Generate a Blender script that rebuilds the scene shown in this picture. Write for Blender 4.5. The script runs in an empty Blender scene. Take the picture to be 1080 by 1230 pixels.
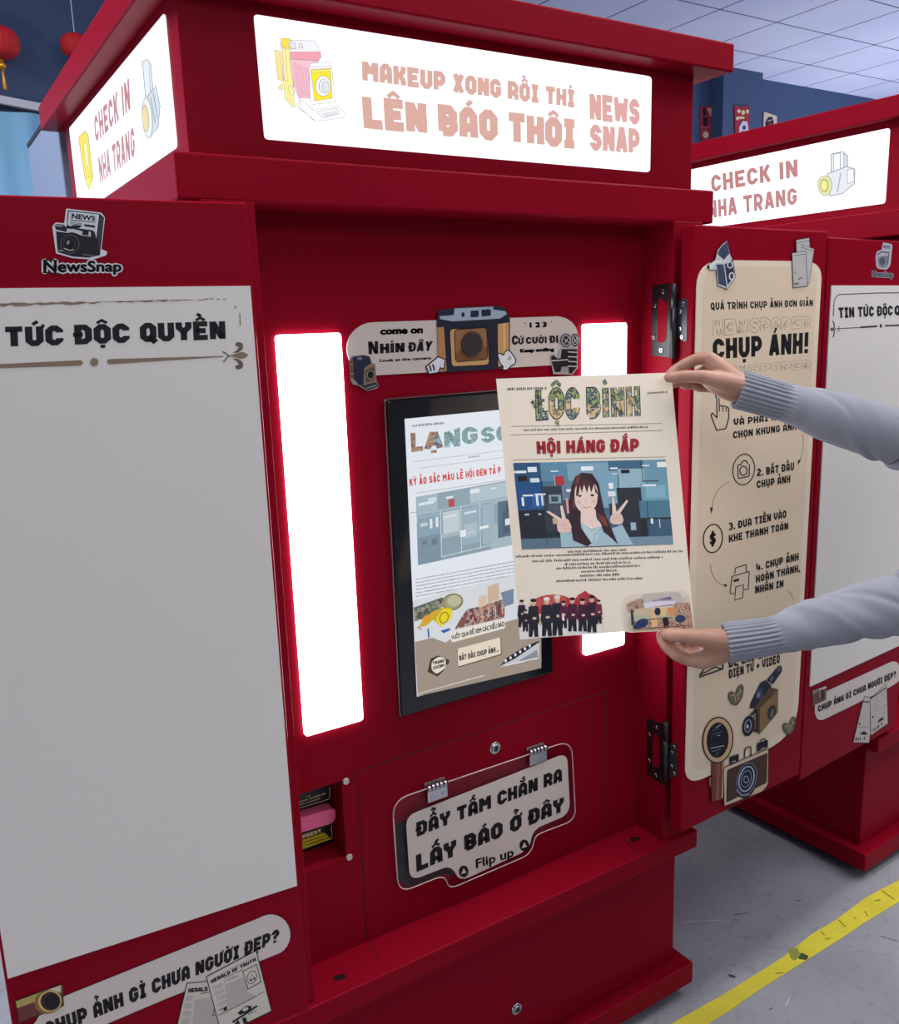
import bpy, bmesh, math, random, unicodedata
import numpy as np
from mathutils import Vector, Matrix

SC = bpy.context.scene
COL = SC.collection
# ------------------------------------------------------------------ camera, world, light, exposure
F, YAW, PITCH, ROLL, K2YAW = 1053.556, 0.554145, 0.2070196, 0.0344269, 0.0416188
CAM = Vector((0.0, 0.0, 1.5))
_fw = Vector((math.sin(YAW)*math.cos(PITCH), math.cos(YAW)*math.cos(PITCH), -math.sin(PITCH)))
_r0 = Vector((math.cos(YAW), -math.sin(YAW), 0.0))
_d0 = _fw.cross(_r0)
RT = _r0*math.cos(ROLL) + _d0*math.sin(ROLL)
DN = _fw.cross(RT)
FW = _fw
cd = bpy.data.cameras.new('camera'); cam = bpy.data.objects.new('camera', cd); COL.objects.link(cam)
cam.matrix_world = Matrix(((RT.x, -DN.x, -FW.x, CAM.x), (RT.y, -DN.y, -FW.y, CAM.y), (RT.z, -DN.z, -FW.z, CAM.z), (0, 0, 0, 1)))
cd.sensor_fit = 'HORIZONTAL'; cd.sensor_width = 36.0; cd.lens = F/1080.0*36.0; cd.clip_start = 0.02
SC.camera = cam
SC.view_settings.view_transform = 'Standard'; SC.view_settings.look = 'None'
SC.view_settings.exposure = 0.0; SC.view_settings.gamma = 1.0; SC.view_settings.use_curve_mapping = False
W = bpy.data.worlds.new('room_air'); SC.world = W; W.use_nodes = True
_bg = W.node_tree.nodes['Background']; _bg.inputs[0].default_value = (0.88, 0.91, 1.0, 1); _bg.inputs[1].default_value = 0.19
def area(name, loc, aim, sx, sy, energy, col=(1, 1, 1)):
    l = bpy.data.lights.new(name, 'AREA'); l.shape = 'RECTANGLE'; l.size = sx; l.size_y = sy; l.energy = energy; l.color = col
    o = bpy.data.objects.new(name, l); COL.objects.link(o); o.location = loc
    o.rotation_euler = (Vector(aim)-Vector(loc)).to_track_quat('-Z', 'Y').to_euler()
    return o
area('ceiling_lamp_front', (0.4, -3.2, 3.3), (0.7, 1.0, 0.9), 3.0, 1.2, 40, (1, 0.985, 0.96))
area('fill_light_booths', (1.2, 0.95, 3.5), (1.2, 0.95, 0.0), 3.6, 0.35, 58, (1, 0.985, 0.96))  # unseen narrow light added to brighten shelf and floor while skimming the fronts
area('ceiling_lamp_aisle', (3.0, -0.2, 3.45), (2.9, 0.0, 0), 2.4, 1.2, 66, (1, 0.99, 0.98))
area('window_daylight_left', (-4.5, 1.5, 1.0), (2.0, 1.6, 1.7), 1.3, 1.8, 40, (0.95, 0.97, 1))
area('fill_light_left', (-1.3, 2.0, 3.45), (-1.1, 2.0, 0.0), 1.6, 1.2, 110, (1, 0.99, 0.98))  # unseen light added to brighten the left sides of the booths
area('fill_light_right', (9.3, 3.9, 1.4), (4.0, 4.0, 2.9), 3.4, 2.4, 235, (0.88, 0.92, 1))  # area light added in place of daylight, to lift the ceiling and back wall

# ------------------------------------------------------------------ pixel rays, planes
def ray(x, y):
    return RT*((x-540.0)/F) + DN*((y-615.0)/F) + FW
def cp(x, y, dep):
    return CAM + ray(x, y)*dep
class Plane:
    def __init__(s, pt, n):
        s.p = Vector(pt); s.n = Vector(n).normalized()
        if s.n.dot(CAM-s.p) < 0: s.n = -s.n
    def at(s, x, y):
        d = ray(x, y); return CAM + d*((s.p-CAM).dot(s.n)/d.dot(s.n))
    def off(s, d): return Plane(s.p+s.n*d, s.n)
PY = lambda Y: Plane((0, Y, 0), (0, 1, 0))
PX = lambda X: Plane((X, 0, 0), (1, 0, 0))
PZ = lambda Z: Plane((0, 0, Z), (0, 0, 1))

# ------------------------------------------------------------------ materials
def lin(h):
    h = h.lstrip('#'); c = [int(h[i:i+2], 16)/255 for i in (0, 2, 4)]
    return tuple(v/12.92 if v <= 0.04045 else ((v+0.055)/1.055)**2.4 for v in c) + (1,)
def new_mat(name):
    m = bpy.data.materials.new(name); m.use_nodes = True
    return m, m.node_tree.nodes, m.node_tree.links, m.node_tree.nodes['Principled BSDF']
def surf(name, hexcol, rough=0.5, var=0.05, scale=30.0, bump=0.0, metal=0.0, spec=0.5, coat=0.0, bscale=None):
    m, N, L, b = new_mat(name)
    tc = N.new('ShaderNodeTexCoord'); nz = N.new('ShaderNodeTexNoise'); nz.inputs['Scale'].default_value = scale; nz.inputs['Detail'].default_value = 4
    L.new(tc.outputs['Object'], nz.inputs['Vector'])
    mx = N.new('ShaderNodeMix'); mx.data_type = 'RGBA'
    c = lin(hexcol); mx.inputs[6].default_value = tuple(v*(1-var) for v in c[:3])+(1,); mx.inputs[7].default_value = tuple(min(1, v*(1+var)) for v in c[:3])+(1,)
    L.new(nz.outputs['Fac'], mx.inputs[0]); L.new(mx.outputs[2], b.inputs['Base Color'])
    b.inputs['Roughness'].default_value = rough; b.inputs['Metallic'].default_value = metal; b.inputs['Specular IOR Level'].default_value = spec
    if coat: b.inputs['Coat Weight'].default_value = coat; b.inputs['Coat Roughness'].default_value = 0.15
    if bump:
        n2 = N.new('ShaderNodeTexNoise'); n2.inputs['Scale'].default_value = bscale or scale*8; n2.inputs['Detail'].default_value = 3
        L.new(tc.outputs['Object'], n2.inputs['Vector'])
        bp = N.new('ShaderNodeBump'); bp.inputs['Strength'].default_value = bump; bp.inputs['Distance'].default_value = 0.01
        L.new(n2.outputs['Fac'], bp.inputs['Height']); L.new(bp.outputs['Normal'], b.inputs['Normal'])
    return m
_ink = {}
def ink(h):
    if h not in _ink: _ink[h] = surf('print_'+h, h, 0.55, 0.02, 60, spec=0.3)
    return _ink[h]
_em = {}
def glow(h, k=1.0):
    if (h, k) not in _em:
        m, N, L, b = new_mat('backlit_'+h)
        c = lin(h); tc = N.new('ShaderNodeTexCoord'); nz = N.new('ShaderNodeTexNoise'); nz.inputs['Scale'].default_value = 6
        L.new(tc.outputs['Object'], nz.inputs['Vector'])
        mx = N.new('ShaderNodeMix'); mx.data_type = 'RGBA'; mx.inputs[6].default_value = tuple(v*0.97 for v in c[:3])+(1,); mx.inputs[7].default_value = c
        L.new(nz.outputs['Fac'], mx.inputs[0]); L.new(mx.outputs[2], b.inputs['Emission Color'])
        b.inputs['Base Color'].default_value = tuple(v*0.08 for v in c[:3])+(1,); b.inputs['Emission Strength'].default_value = k; b.inputs['Roughness'].default_value = 0.35
        _em[(h, k)] = m
    return _em[(h, k)]
def collage(name, cols, scale, emit=0.0):
    m, N, L, b = new_mat(name)
    tc = N.new('ShaderNodeTexCoord'); nz = N.new('ShaderNodeTexNoise'); nz.inputs['Scale'].default_value = scale; nz.inputs['Detail'].default_value = 5; nz.inputs['Roughness'].default_value = 0.7
    L.new(tc.outputs['Object'], nz.inputs['Vector'])
    r = N.new('ShaderNodeValToRGB'); e = r.color_ramp.elements; r.color_ramp.interpolation = 'CONSTANT'
    n = len(cols)
    for i, c in enumerate(cols):
        p = 0.30+0.40*i/n if i else 0.0
        if i == 0: e[0].position = 0; e[0].color = lin(c)
        elif i == 1: e[1].position = p; e[1].color = lin(c)
        else: q = e.new(p); q.color = lin(c)
    L.new(nz.outputs['Fac'], r.inputs[0])
    if emit:
        L.new(r.outputs[0], b.inputs['Emission Color']); b.inputs['Emission Strength'].default_value = emit; b.inputs['Base Color'].default_value = (0.02, 0.02, 0.02, 1)
    else: L.new(r.outputs[0], b.inputs['Base Color'])
    b.inputs['Roughness'].default_value = 0.5
    return m
RED = surf('red_satin_paint', '880A20', 0.36, 0.04, 5, 0.02, spec=0.5, bscale=300); RED.node_tree.nodes['Principled BSDF'].inputs['IOR'].default_value = 1.12
BLACK = surf('black_powder_coat', '15161B', 0.4, 0.1, 40, 0.05)
CHROME = surf('polished_steel', 'C9CACD', 0.22, 0.05, 20, metal=1.0)
CAP = surf('grey_plastic_cap', 'C8C2BC', 0.5)
DARK = surf('dark_cavity', '0B0A10', 0.6)
BOARD = surf('whiteboard_film', 'E2DED8', 0.38, 0.015, 4)
POSTER = surf('poster_vinyl', 'E4D0B4', 0.45, 0.02, 4)
POSTEDGE = surf('poster_border', 'EADBC2', 0.45, 0.02, 4)
PLAQUE = surf('plaque_vinyl', 'D6CAC0', 0.45, 0.02, 8)

# ------------------------------------------------------------------ objects
def inv(p):
    m = Matrix.Identity(4); q = p
    chain = []
    while q is not None: chain.append(q); q = q.parent
    for q in reversed(chain): m = m @ q.matrix_basis
    return m.inverted()
def link(name, me, parent=None):
    o = bpy.data.objects.new(name, me); COL.objects.link(o)
    if parent is not None: o.parent = parent
    return o
def tag(o, label=None, cat=None, group=None, kind=None):
    if label: o['label'] = label
    if cat: o['category'] = cat
    if group: o['group'] = group
    if kind: o['kind'] = kind
    return o
def empty(name, loc, rz=0.0):
    o = bpy.data.objects.new(name, None); COL.objects.link(o); o.location = loc; o.rotation_euler = (0, 0, rz); o.empty_display_size = 0.1
    return o
class MB:
    """collects shapes, built as ONE mesh object; world coordinates unless local=True"""
    def __init__(s): s.bm = bmesh.new(); s.mats = []
    def _mi(s, m):
        if m not in s.mats: s.mats.append(m)
        return s.mats.index(m)
    def box(s, x0, x1, y0, y1, z0, z1, m, bev=0.0, seg=2, M=None):
        r = bmesh.ops.create_cube(s.bm, size=1.0); vs = r['verts']
        for v in vs: v.co = Vector(((x0+x1)/2+v.co.x*(x1-x0), (y0+y1)/2+v.co.y*(y1-y0), (z0+z1)/2+v.co.z*(z1-z0)))
        fs = set(f for v in vs for f in v.link_faces); mi = s._mi(m)
        if bev:
            es = list(set(e for v in vs for e in v.link_edges))
            rr = bmesh.ops.bevel(s.bm, geom=es, offset=bev, segments=seg, affect='EDGES', profile=0.5)
            fs = set(f for f in fs if f.is_valid) | set(rr['faces']); 
        vs2 = set(v for f in fs for v in f.verts)
        for f in fs: f.material_index = mi
        if M is not None:
            for v in vs2: v.co = M @ v.co
        return s
    def prism(s, pts, dvec, m, smooth=False):
        """pts: closed 3-D outline; extruded by dvec"""
        mi = s._mi(m); d = Vector(dvec)
        a = [s.bm.verts.new(Vector(p)) for p in pts]; b = [s.bm.verts.new(Vector(p)+d) for p in pts]
        n = len(a)
        fs = [s.bm.faces.new(a), s.bm.faces.new(b[::-1])]
        for i in range(n): fs.append(s.bm.faces.new((a[(i+1) % n], a[i], b[i], b[(i+1) % n])))
        for f in fs: f.material_index = mi
        for f in fs[2:]: f.smooth = smooth
        return s
    def cyl(s, c, axis, r, h, m, n=24, r2=None):
        mi = s._mi(m); ax = Vector(axis).normalized(); u = ax.orthogonal().normalized(); v = ax.cross(u); c = Vector(c)
        r2 = r if r2 is None else r2
        ra = [c+u*r*math.cos(t)+v*r*math.sin(t) for t in [2*math.pi*i/n for i in range(n)]]
        rb = [c+ax*h+u*r2*math.cos(t)+v*r2*math.sin(t) for t in [2*math.pi*i/n for i in range(n)]]
        A = [s.bm.verts.new(p) for p in ra]; B = [s.bm.verts.new(p) for p in rb]
        fs = [s.bm.faces.new(A[::-1]), s.bm.faces.new(B)]
        for i in range(n):
            f = s.bm.faces.new((A[i], A[(i+1) % n], B[(i+1) % n], B[i])); f.smooth = True; fs.append(f)
        for f in fs: f.material_index = mi
        return s
    def tube(s, pts, rad, m, n=12, caps=True):
        """round sweep with hemispherical-ish ends"""
        mi = s._mi(m); P = [Vector(p) for p in pts]; rings = []
        up = (P[1]-P[0]).orthogonal().normalized()
        for i, p in enumerate(P):
            t = (P[min(i+1, len(P)-1)]-P[max(i-1, 0)]).normalized()
            u = (up-t*up.dot(t)).normalized(); up = u; v = t.cross(u)
            rings.append((p, t, u, v, rad[i] if hasattr(rad, '__len__') else rad))
        if caps:
            p, t, u, v, r = rings[0]; head = [(p-t*r*math.sin(a), t, u, v, max(r*math.cos(a), 1e-5)) for a in (1.5, 1.0, 0.5)]
            p, t, u, v, r = rings[-1]; tail = [(p+t*r*math.sin(a), t, u, v, max(r*math.cos(a), 1e-5)) for a in (0.5, 1.0, 1.5)]
            rings = head+rings+tail
        VR = [[s.bm.verts.new(p+u*r*math.cos(2*math.pi*k/n)+v*r*math.sin(2*math.pi*k/n)) for k in range(n)] for p, t, u, v, r in rings]
        fs = []
        for a, b in zip(VR, VR[1:]):
            for k in range(n): fs.append(s.bm.faces.new((a[k], a[(k+1) % n], b[(k+1) % n], b[k])))
        fs.append(s.bm.faces.new(VR[0][::-1])); fs.append(s.bm.faces.new(VR[-1]))
        for f in fs: f.smooth = True; f.material_index = mi
        return s
    def ball(s, c, r, m, seg=20, sc=(1, 1, 1), M=None):
        mi = s._mi(m); rr = bmesh.ops.create_uvsphere(s.bm, u_segments=seg, v_segments=seg//2+2, radius=r)
        for v in rr['verts']:
            q = Vector((v.co.x*sc[0], v.co.y*sc[1], v.co.z*sc[2]))
            if M is not None: q = M @ q
            v.co = q+Vector(c)
        for f in set(f for v in rr['verts'] for f in v.link_faces): f.smooth = True; f.material_index = mi
        return s
    def build(s, name, parent=None, local=False):
        if parent is not None and not local: bmesh.ops.transform(s.bm, matrix=inv(parent), verts=s.bm.verts)
        bmesh.ops.recalc_face_normals(s.bm, faces=s.bm.faces)
        me = bpy.data.meshes.new(name); s.bm.to_mesh(me); s.bm.free()
        for m in s.mats: me.materials.append(m)
        return link(name, me, parent)

# ------------------------------------------------------------------ lettering
_L, _R, _B, _T, _M, _c = .7, 3.3, .7, 5.3, 3.0, .9
_O = [(_L, _B+_c), (_L, _T-_c), (_L+_c, _T), (_R-_c, _T), (_R, _T-_c), (_R, _B+_c), (_R-_c, _B), (_L+_c, _B), 'z']
_P = [(_L, 0), (_L, _T), (_R-_c, _T), (_R, _T-_c), (_R, 3.1), (_R-.8, 2.3), (_L, 2.3)]
GL = {
 'A': (4, [[(_L, 0), (_L+.15, _T-_c), (_L+_c, _T), (_R-_c, _T), (_R-.15, _T-_c), (_R, 0)], [(_L, 2), (_R, 2)]]),
 'B': (4, [[(_L, _B), (_L, _T), (_R-_c, _T), (_R-.1, _T-_c), (_R-.1, _M+.6), (_R-.7, _M), (_L, _M)], [(_R-.7, _M), (_R, _M-.7), (_R, _B+_c), (_R-_c, _B), (_L, _B)]]),
 'C': (4, [[(_R, 3.9), (_R, _T-_c), (_R-_c, _T), (_L+_c, _T), (_L, _T-_c), (_L, _B+_c), (_L+_c, _B), (_R-_c, _B), (_R, _B+_c), (_R, 2.1)]]),
 'D': (4, [[(_L, _B), (_L, _T), (_R-_c, _T), (_R, _T-_c), (_R, _B+_c), (_R-_c, _B), 'z']]),
 'E': (3.8, [[(3.8, _T), (_L, _T), (_L, _B), (3.8, _B)], [(_L, _M), (3.3, _M)]]),
 'F': (3.8, [[(3.8, _T), (_L, _T), (_L, 0)], [(_L, _M), (3.3, _M)]]),
 'G': (4, [[(_R, 4.1), (_R, _T-_c), (_R-_c, _T), (_L+_c, _T), (_L, _T-_c), (_L, _B+_c), (_L+_c, _B), (_R-_c, _B), (_R, _B+_c), (_R, 2.8), (2.1, 2.8)]]),
 'H': (4, [[(_L, 0), (_L, 6)], [(_R, 0), (_R, 6)], [(_L, _M), (_R, _M)]]),
 'I': (3, [[(1.5, 0), (1.5, 6)], [(.1, _T), (2.9, _T)], [(.1, _B), (2.9, _B)]]),
 'K': (4.1, [[(_L, 0), (_L, 6)], [(3.4, 6), (3.1, 4.3), (1.9, 3.0), (3.1, 1.7), (3.4, 0)], [(_L, 3), (2, 3)]]),
 'L': (3.7, [[(_L, 6), (_L, _B), (3.7, _B)]]),
 'M': (5, [[(_L, 0), (_L, 6)], [(4.3, 0), (4.3, 6)], [(.9, 5.6), (2.5, 2.6), (4.1, 5.6)]]),
 'N': (4.1, [[(_L, 0), (_L, 6)], [(3.4, 0), (3.4, 6)], [(.9, 5.5), (3.2, .5)]]),
 'O': (4, [_O]), 'P': (4, [_P]),
 'Q': (4, [_O, [(2.0, 1.9), (3.9, -.4)]]),
 'R': (4, [_P, [(2.0, 2.4), (3.3, 1.2), (3.3, 0)]]),
 'S': (4, [[(_R, 4.2), (_R, _T-_c), (_R-_c, _T), (_L+_c, _T), (_L, _T-_c), (_L, _M+.8), (_L+.8, _M), (_R-.8, _M), (_R, _M-.8), (_R, _B+_c), (_R-_c, _B), (_L+_c, _B), (_L, _B+_c), (_L, 1.8)]]),
 'T': (4, [[(0, _T), (4, _T)], [(2, _T), (2, 0)]]),
 'U': (4, [[(_L, 6), (_L, _B+_c), (_L+_c, _B), (_R-_c, _B), (_R, _B+_c), (_R, 6)]]),
 'V': (4, [[(_L, 6), (_L, 2.4), (2, .7), (_R, 2.4), (_R, 6)]]),
 'W': (5.4, [[(_L, 6), (1.3, .5), (2.7, 4.4), (4.1, .5), (4.7, 6)]]),
 'X': (4, [[(.7, 0), (3.3, 6)], [(.7, 6), (3.3, 0)]]),
 'Y': (4, [[(_L, 6), (_L, 4.3), (2, 2.8), (_R, 4.3), (_R, 6)], [(2, 2.9), (2, 0)]]),
 '1': (2.4, [[(1.6, 0), (1.6, 6)], [(.2, 5.0), (1.6, 5.3)]]),
 '2': (4, [[(_L, 4.2), (_L, _T-_c), (_L+_c, _T), (_R-_c, _T), (_R, _T-_c), (_R, 3.6), (_L, 1.6), (_L, _B), (3.9, _B)]]),
 '3': (4, [[(.3, _T), (_R-_c, _T), (_R, _T-_c), (_R, _M+.5), (_R-.6, _M), (1.5, _M)], [(_R-.6, _M), (_R, _M-.6), (_R, _B+_c), (_R-_c, _B), (.3, _B)]]),
 '4': (4, [[(_L, 6), (_L, 2), (4, 2)], [(3, 4.4), (3, 0)]]),
 '5': (4, [[(3.8, _T), (_L, _T), (_L, _M+.3), (_R-.8, _M+.3), (_R, _M-.5), (_R, _B+_c), (_R-_c, _B), (.3, _B)]]),
 '.': (1.6, [[(.8, 0), (.8, 1.4)]]), ',': (1.6, [[(.9, 1.3), (.6, -.8)]]),
 '?': (4, [[(_L, 4.2), (_L, _T-_c), (_L+_c, _T), (_R-_c, _T), (_R, _T-_c), (_R, 3.7), (2, 2.9), (2, 1.8)], [(2, 0), (2, 1.2)]]),
 '!': (1.8, [[(.9, 1.9), (.9, 6)], [(.9, 0), (.9, 1.2)]]),
 '+': (4, [[(.3, 2.6), (3.7, 2.6)], [(2, .9), (2, 4.3)]]),
 '$': (4, [[(_R, 4.2), (_R, _T-_c), (_R-_c, _T), (_L+_c, _T), (_L, _T-_c), (_L, _M+.8), (_L+.8, _M), (_R-.8, _M), (_R, _M-.8), (_R, _B+_c), (_R-_c, _B), (_L+_c, _B), (_L, _B+_c), (_L, 1.8)], [(2, -.8), (2, 6.8)]]),
}
def strip(pl, t):
    closed = pl[-1] == 'z'; P = [np.array(p, float) for p in (pl[:-1] if closed else pl)]
    n = len(P); out = []
    if not closed:                      # a turn too sharp for a mitre: two strokes with square ends
        for i in range(1, n-1):
            d1 = P[i]-P[i-1]; d2 = P[i+1]-P[i]; d1 = d1/np.linalg.norm(d1); d2 = d2/np.linalg.norm(d2)
            if d1 @ d2 < -.25:
                return strip([tuple(q) for q in P[:i]]+[tuple(P[i]+d1*t*.12)], t)+strip([tuple(P[i]-d2*t*.12)]+[tuple(q) for q in P[i+1:]], t)
    def nrm(a, b):
        d = b-a; d = d/np.linalg.norm(d); return np.array((-d[1], d[0]))
    for i in range(n):
        ns = []
        if i > 0 or closed: ns.append(nrm(P[i-1], P[i]))
        if i < n-1 or closed: ns.append(nrm(P[i], P[(i+1) % n]))
        m = sum(ns)/len(ns); l2 = m@m; m = m/l2 if l2 > .35 else m/math.sqrt(max(l2, 1e-6))*1.25
        out.append((P[i]+m*t/2, P[i]-m*t/2))
    qs = []
    for i in range(n if closed else n-1):
        a, b = out[i], out[(i+1) % n]; qs.append([a[0], b[0], b[1], a[1]])
    return qs
GR = {'A': (4, [[(.6, 0), (1.72, 5.35), (2.28, 5.35), (3.4, 0)], [(1.1, 1.7), (2.9, 1.7)]]), 'I': (1.5, [[(.75, 0), (.75, 6)]]), 'V': (4, [[(.6, 6), (1.75, .6), (2.25, .6), (3.4, 6)]]),
      'K': (4, [[(_L, 0), (_L, 6)], [(3.3, 6), (1.4, 2.9)], [(1.7, 3.5), (3.4, 0)]]), 'Y': (4, [[(.55, 6), (2, 2.8), (3.45, 6)], [(2, 3.2), (2, 0)]]), 'R': (4, [_P, [(1.9, 2.3), (3.3, 0)]])}
def soften(pl):
    """round the chamfered turns of a stroke, keep its square corners"""
    z = pl[-1] == 'z'; P = [np.array(q, float) for q in (pl[:-1] if z else pl)]; n = len(P); out = []
    for i in range(n):
        if not z and i in (0, n-1): out.append(tuple(P[i])); continue
        a, b, c = P[i-1], P[i], P[(i+1) % n]; d1 = (b-a)/np.linalg.norm(b-a); d2 = (c-b)/np.linalg.norm(c-b)
        if d1 @ d2 < .45 or d1 @ d2 > .97: out.append(tuple(b)); continue
        r = min(np.linalg.norm(b-a), np.linalg.norm(c-b))*.48; s_, e_ = b-d1*r, b+d2*r
        for k in range(4): t = k/3; out.append(tuple(s_*(1-t)**2+2*b*t*(1-t)+e_*t*t))
    return out+(['z'] if z else [])
def block_text(s, t=1.45, soft=False):
    x = 0.0; qs = []
    for ch in unicodedata.normalize('NFC', s):
        if ch == ' ': x += 2.3; continue
        bar = ch in 'Đđ'
        d = unicodedata.normalize('NFD', ch); base = 'D' if bar else d[0].upper(); marks = d[1:]
        w, sts = GR.get(base, GL[base]) if soft else GL[base]; sx = w/4.0
        if soft: sts = [soften(q) for q in sts]
        L = [(st, t) for st in sts]
        if bar: L.append(([(-.5, _M), (1.9, _M)], t*.8))
        up = 0.0
        for mk in sorted(marks, key=lambda m: 0 if m in '\u0302\u0306' else 1):
            if mk == '\u0302': L.append(([(.7*sx, 6.5), (2*sx, 7.4), (3.3*sx, 6.5)], .85)); up = 1.15
            elif mk == '\u0306': L.append(([(.8*sx, 7.5), (1.4*sx, 6.8), (2.6*sx, 6.8), (3.2*sx, 7.5)], .8)); up = 1.1
            elif mk == '\u0301': L.append(([(1.7*sx, 6.6+up), (2.9*sx, 7.6+up)], 1.0))
            elif mk == '\u0300': L.append(([(2.3*sx, 6.6+up), (1.1*sx, 7.6+up)], 1.0))
            elif mk == '\u0303': L.append(([(.5*sx, 6.8+up), (1.4*sx, 7.3+up), (2.5*sx, 6.8+up), (3.5*sx, 7.3+up)], .8))
            elif mk == '\u0309': L.append(([(1.2*sx, 7.8+up), (1.9*sx, 8.5+up), (2.8*sx, 7.9+up), (2.0*sx, 7.1+up), (2.0*sx, 6.5+up)], .8))
            elif mk == '\u0323': L.append(([(2*sx, -1.6), (2*sx, -.5)], 1.2))
            elif mk == '\u031b': L.append(([(3.2, 5.4), (4.0, 5.7), (4.2, 6.6)], .8))
        for st, tt in L:
            for q in strip(st, tt): qs.append([(p[0]+x, p[1]) for p in q])
        x += w+.75
    return qs, x-.75, 6.0
_tc = bpy.data.curves.new('typesetter', 'FONT')
def inter_text(s, off=0.03, ref=None):
    c = bpy.data.curves.new('typesetter', 'FONT'); c.body = s; c.size = 1.0; c.resolution_u = 3
    o = bpy.data.objects.new('typesetter', c); COL.objects.link(o); bpy.context.view_layer.update()
    me = bpy.data.meshes.new_from_object(o.evaluated_get(bpy.context.evaluated_depsgraph_get()))
    V = [(v.co.x, v.co.y) for v in me.vertices]; fs = [[V[i] for i in p.vertices] for p in me.polygons]
    bpy.data.objects.remove(o); bpy.data.curves.remove(c); bpy.data.meshes.remove(me)
    x0 = min(v[0] for v in V); x1 = max(v[0] for v in V)
    sh = [(0, 0)]+[(off*math.cos(k*math.pi/4), off*math.sin(k*math.pi/4)) for k in range(8)] if off > 0.004 else [(0, 0)]
    rf = off if ref is None else ref
    return [[(x-x0+rf+dx, y+rf+dy) for x, y in f] for dx, dy in sh for f in fs], x1-x0+2*rf, .682+2*rf

def rnd(corners, r, n=5):
    """corner-rounded outline (pixels); r may be a list"""
    out = []; k = len(corners)
    for i in range(k):
        p = np.array(corners[i], float); a = np.array(corners[i-1], float); b = np.array(corners[(i+1) % k], float)
        rr = r[i] if hasattr(r, '__len__') else r
        if rr <= 0: out.append(tuple(p)); continue
        ra = min(rr, np.linalg.norm(a-p)*.5); rb = min(rr, np.linalg.norm(b-p)*.5)
        A = p+(a-p)/np.linalg.norm(a-p)*ra; B = p+(b-p)/np.linalg.norm(b-p)*rb
        for j in range(n+1):
            t = j/n; out.append(tuple(A*(1-t)**2+2*p*t*(1-t)+B*t*t))
    return out
def arcpts(cx, cy, rx, ry, a0, a1, n=14):
    return [(cx+rx*math.cos(math.radians(a0+(a1-a0)*i/n)), cy+ry*math.sin(math.radians(a0+(a1-a0)*i/n))) for i in range(n+1)]
class Art:
    """flat print on a plane; input in zoomed-picture coordinates, turned into points of the plane"""
    STEP = 1.2e-5
    def __init__(s, plane, lift=2e-4, emit=None):
        s.pl = plane; s.z = lift; s.fr = (0, 0, 1); s.V = []; s.Fc = []; s.MI = []; s.mats = []; s.emit = emit
    def frame(s, ox, oy, k): s.fr = (ox, oy, k); return s
    def m(s, c):
        mt = c if not isinstance(c, str) else (glow(c, s.emit) if s.emit else ink(c))
        if mt not in s.mats: s.mats.append(mt)
        return s.mats.index(mt)
    def W(s, p):
        ox, oy, k = s.fr; return s.pl.at(ox+p[0]/k, oy+p[1]/k)
    def _add(s, pts3, mi):
        b = len(s.V); s.V += [tuple(p+s.pl.n*s.z) for p in pts3]; s.Fc.append(list(range(b, len(s.V)))); s.MI.append(mi)
    def poly(s, c, pts):
        s.z += s.STEP; s._add([s.W(p) for p in pts], s.m(c)); return s
    def polys(s, c, lst):
        s.z += s.STEP
        for pts in lst: s._add([s.W(p) for p in pts], s.m(c))
        return s
    def line(s, c, pts, w, closed=False):
        s.z += s.STEP; mi = s.m(c)
        for q in strip(list(pts)+(['z'] if closed else []), w): s._add([s.W(p) for p in q], mi)
        return s
    def ell(s, c, cx, cy, rx, ry, rot=0.0, n=28):
        a = math.radians(rot)
        return s.poly(c, [(cx+rx*math.cos(t)*math.cos(a)-ry*math.sin(t)*math.sin(a), cy+rx*math.cos(t)*math.sin(a)+ry*math.sin(t)*math.cos(a)) for t in [2*math.pi*i/n for i in range(n)]])
    def ring(s, c, cx, cy, rx, ry, w, rot=0.0, n=32):
        a = math.radians(rot)
        P = [(cx+rx*math.cos(t)*math.cos(a)-ry*math.sin(t)*math.sin(a), cy+rx*math.cos(t)*math.sin(a)+ry*math.sin(t)*math.cos(a)) for t in [2*math.pi*i/n for i in range(n)]]
        return s.line(c, P, w, True)
    def text(s, c, st, TL, TR, BR, BL, font='block', w=None, ref=None):
        qs, Wd, H = inter_text(st, .03 if w is None else w, ref) if font == 'inter' else block_text(st, w or 1.45, font == 'round')
        tl, tr, br, bl = [s.W(p) for p in (TL, TR, BR, BL)]
        s.z += s.STEP; mi = s.m(c)
        for q in qs:
            P = []
            for x, y in q:
                u, v = x/Wd, y/H; P.append((bl*(1-u)+br*u)*(1-v)+(tl*(1-u)+tr*u)*v)
            s._add(P, mi)
        return s
    def greek(s, c, a, b, h, seed=1, fill=.75, wl=(2, 6)):
        """a line of unreadable small print: word-like dashes from a to b"""
        R = random.Random(seed); s.z += s.STEP; mi = s.m(c); A = np.array(a, float); B = np.array(b, float); Ln = np.linalg.norm(B-A); d = (B-A)/Ln
        up = np.array((0, -1.0)); x = 0.0
        while x < Ln:
            wln = R.uniform(*wl)*h*.55; xe = min(x+wln, Ln); t = x
            while t < xe:
                cw = h*R.uniform(.25, .42); hh = h*R.choice((.7, .75, 1.0, .7)); p = A+d*t
                s._add([s.W(q) for q in (p, p+d*cw, p+d*cw+up*hh, p+up*hh)], mi); t += cw+h*.26
            x = xe+h*.6
        return s
    def build(s, name, parent, label=None):
        M = inv(parent); me = bpy.data.meshes.new(name)
        me.from_pydata([tuple(M @ Vector(v)) for v in s.V], [], s.Fc)
        for m in s.mats: me.materials.append(m)
        me.polygons.foreach_set('material_index', s.MI); me.update()
        o = link(name, me, parent)
        if label: o['label'] = label
        return o
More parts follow.
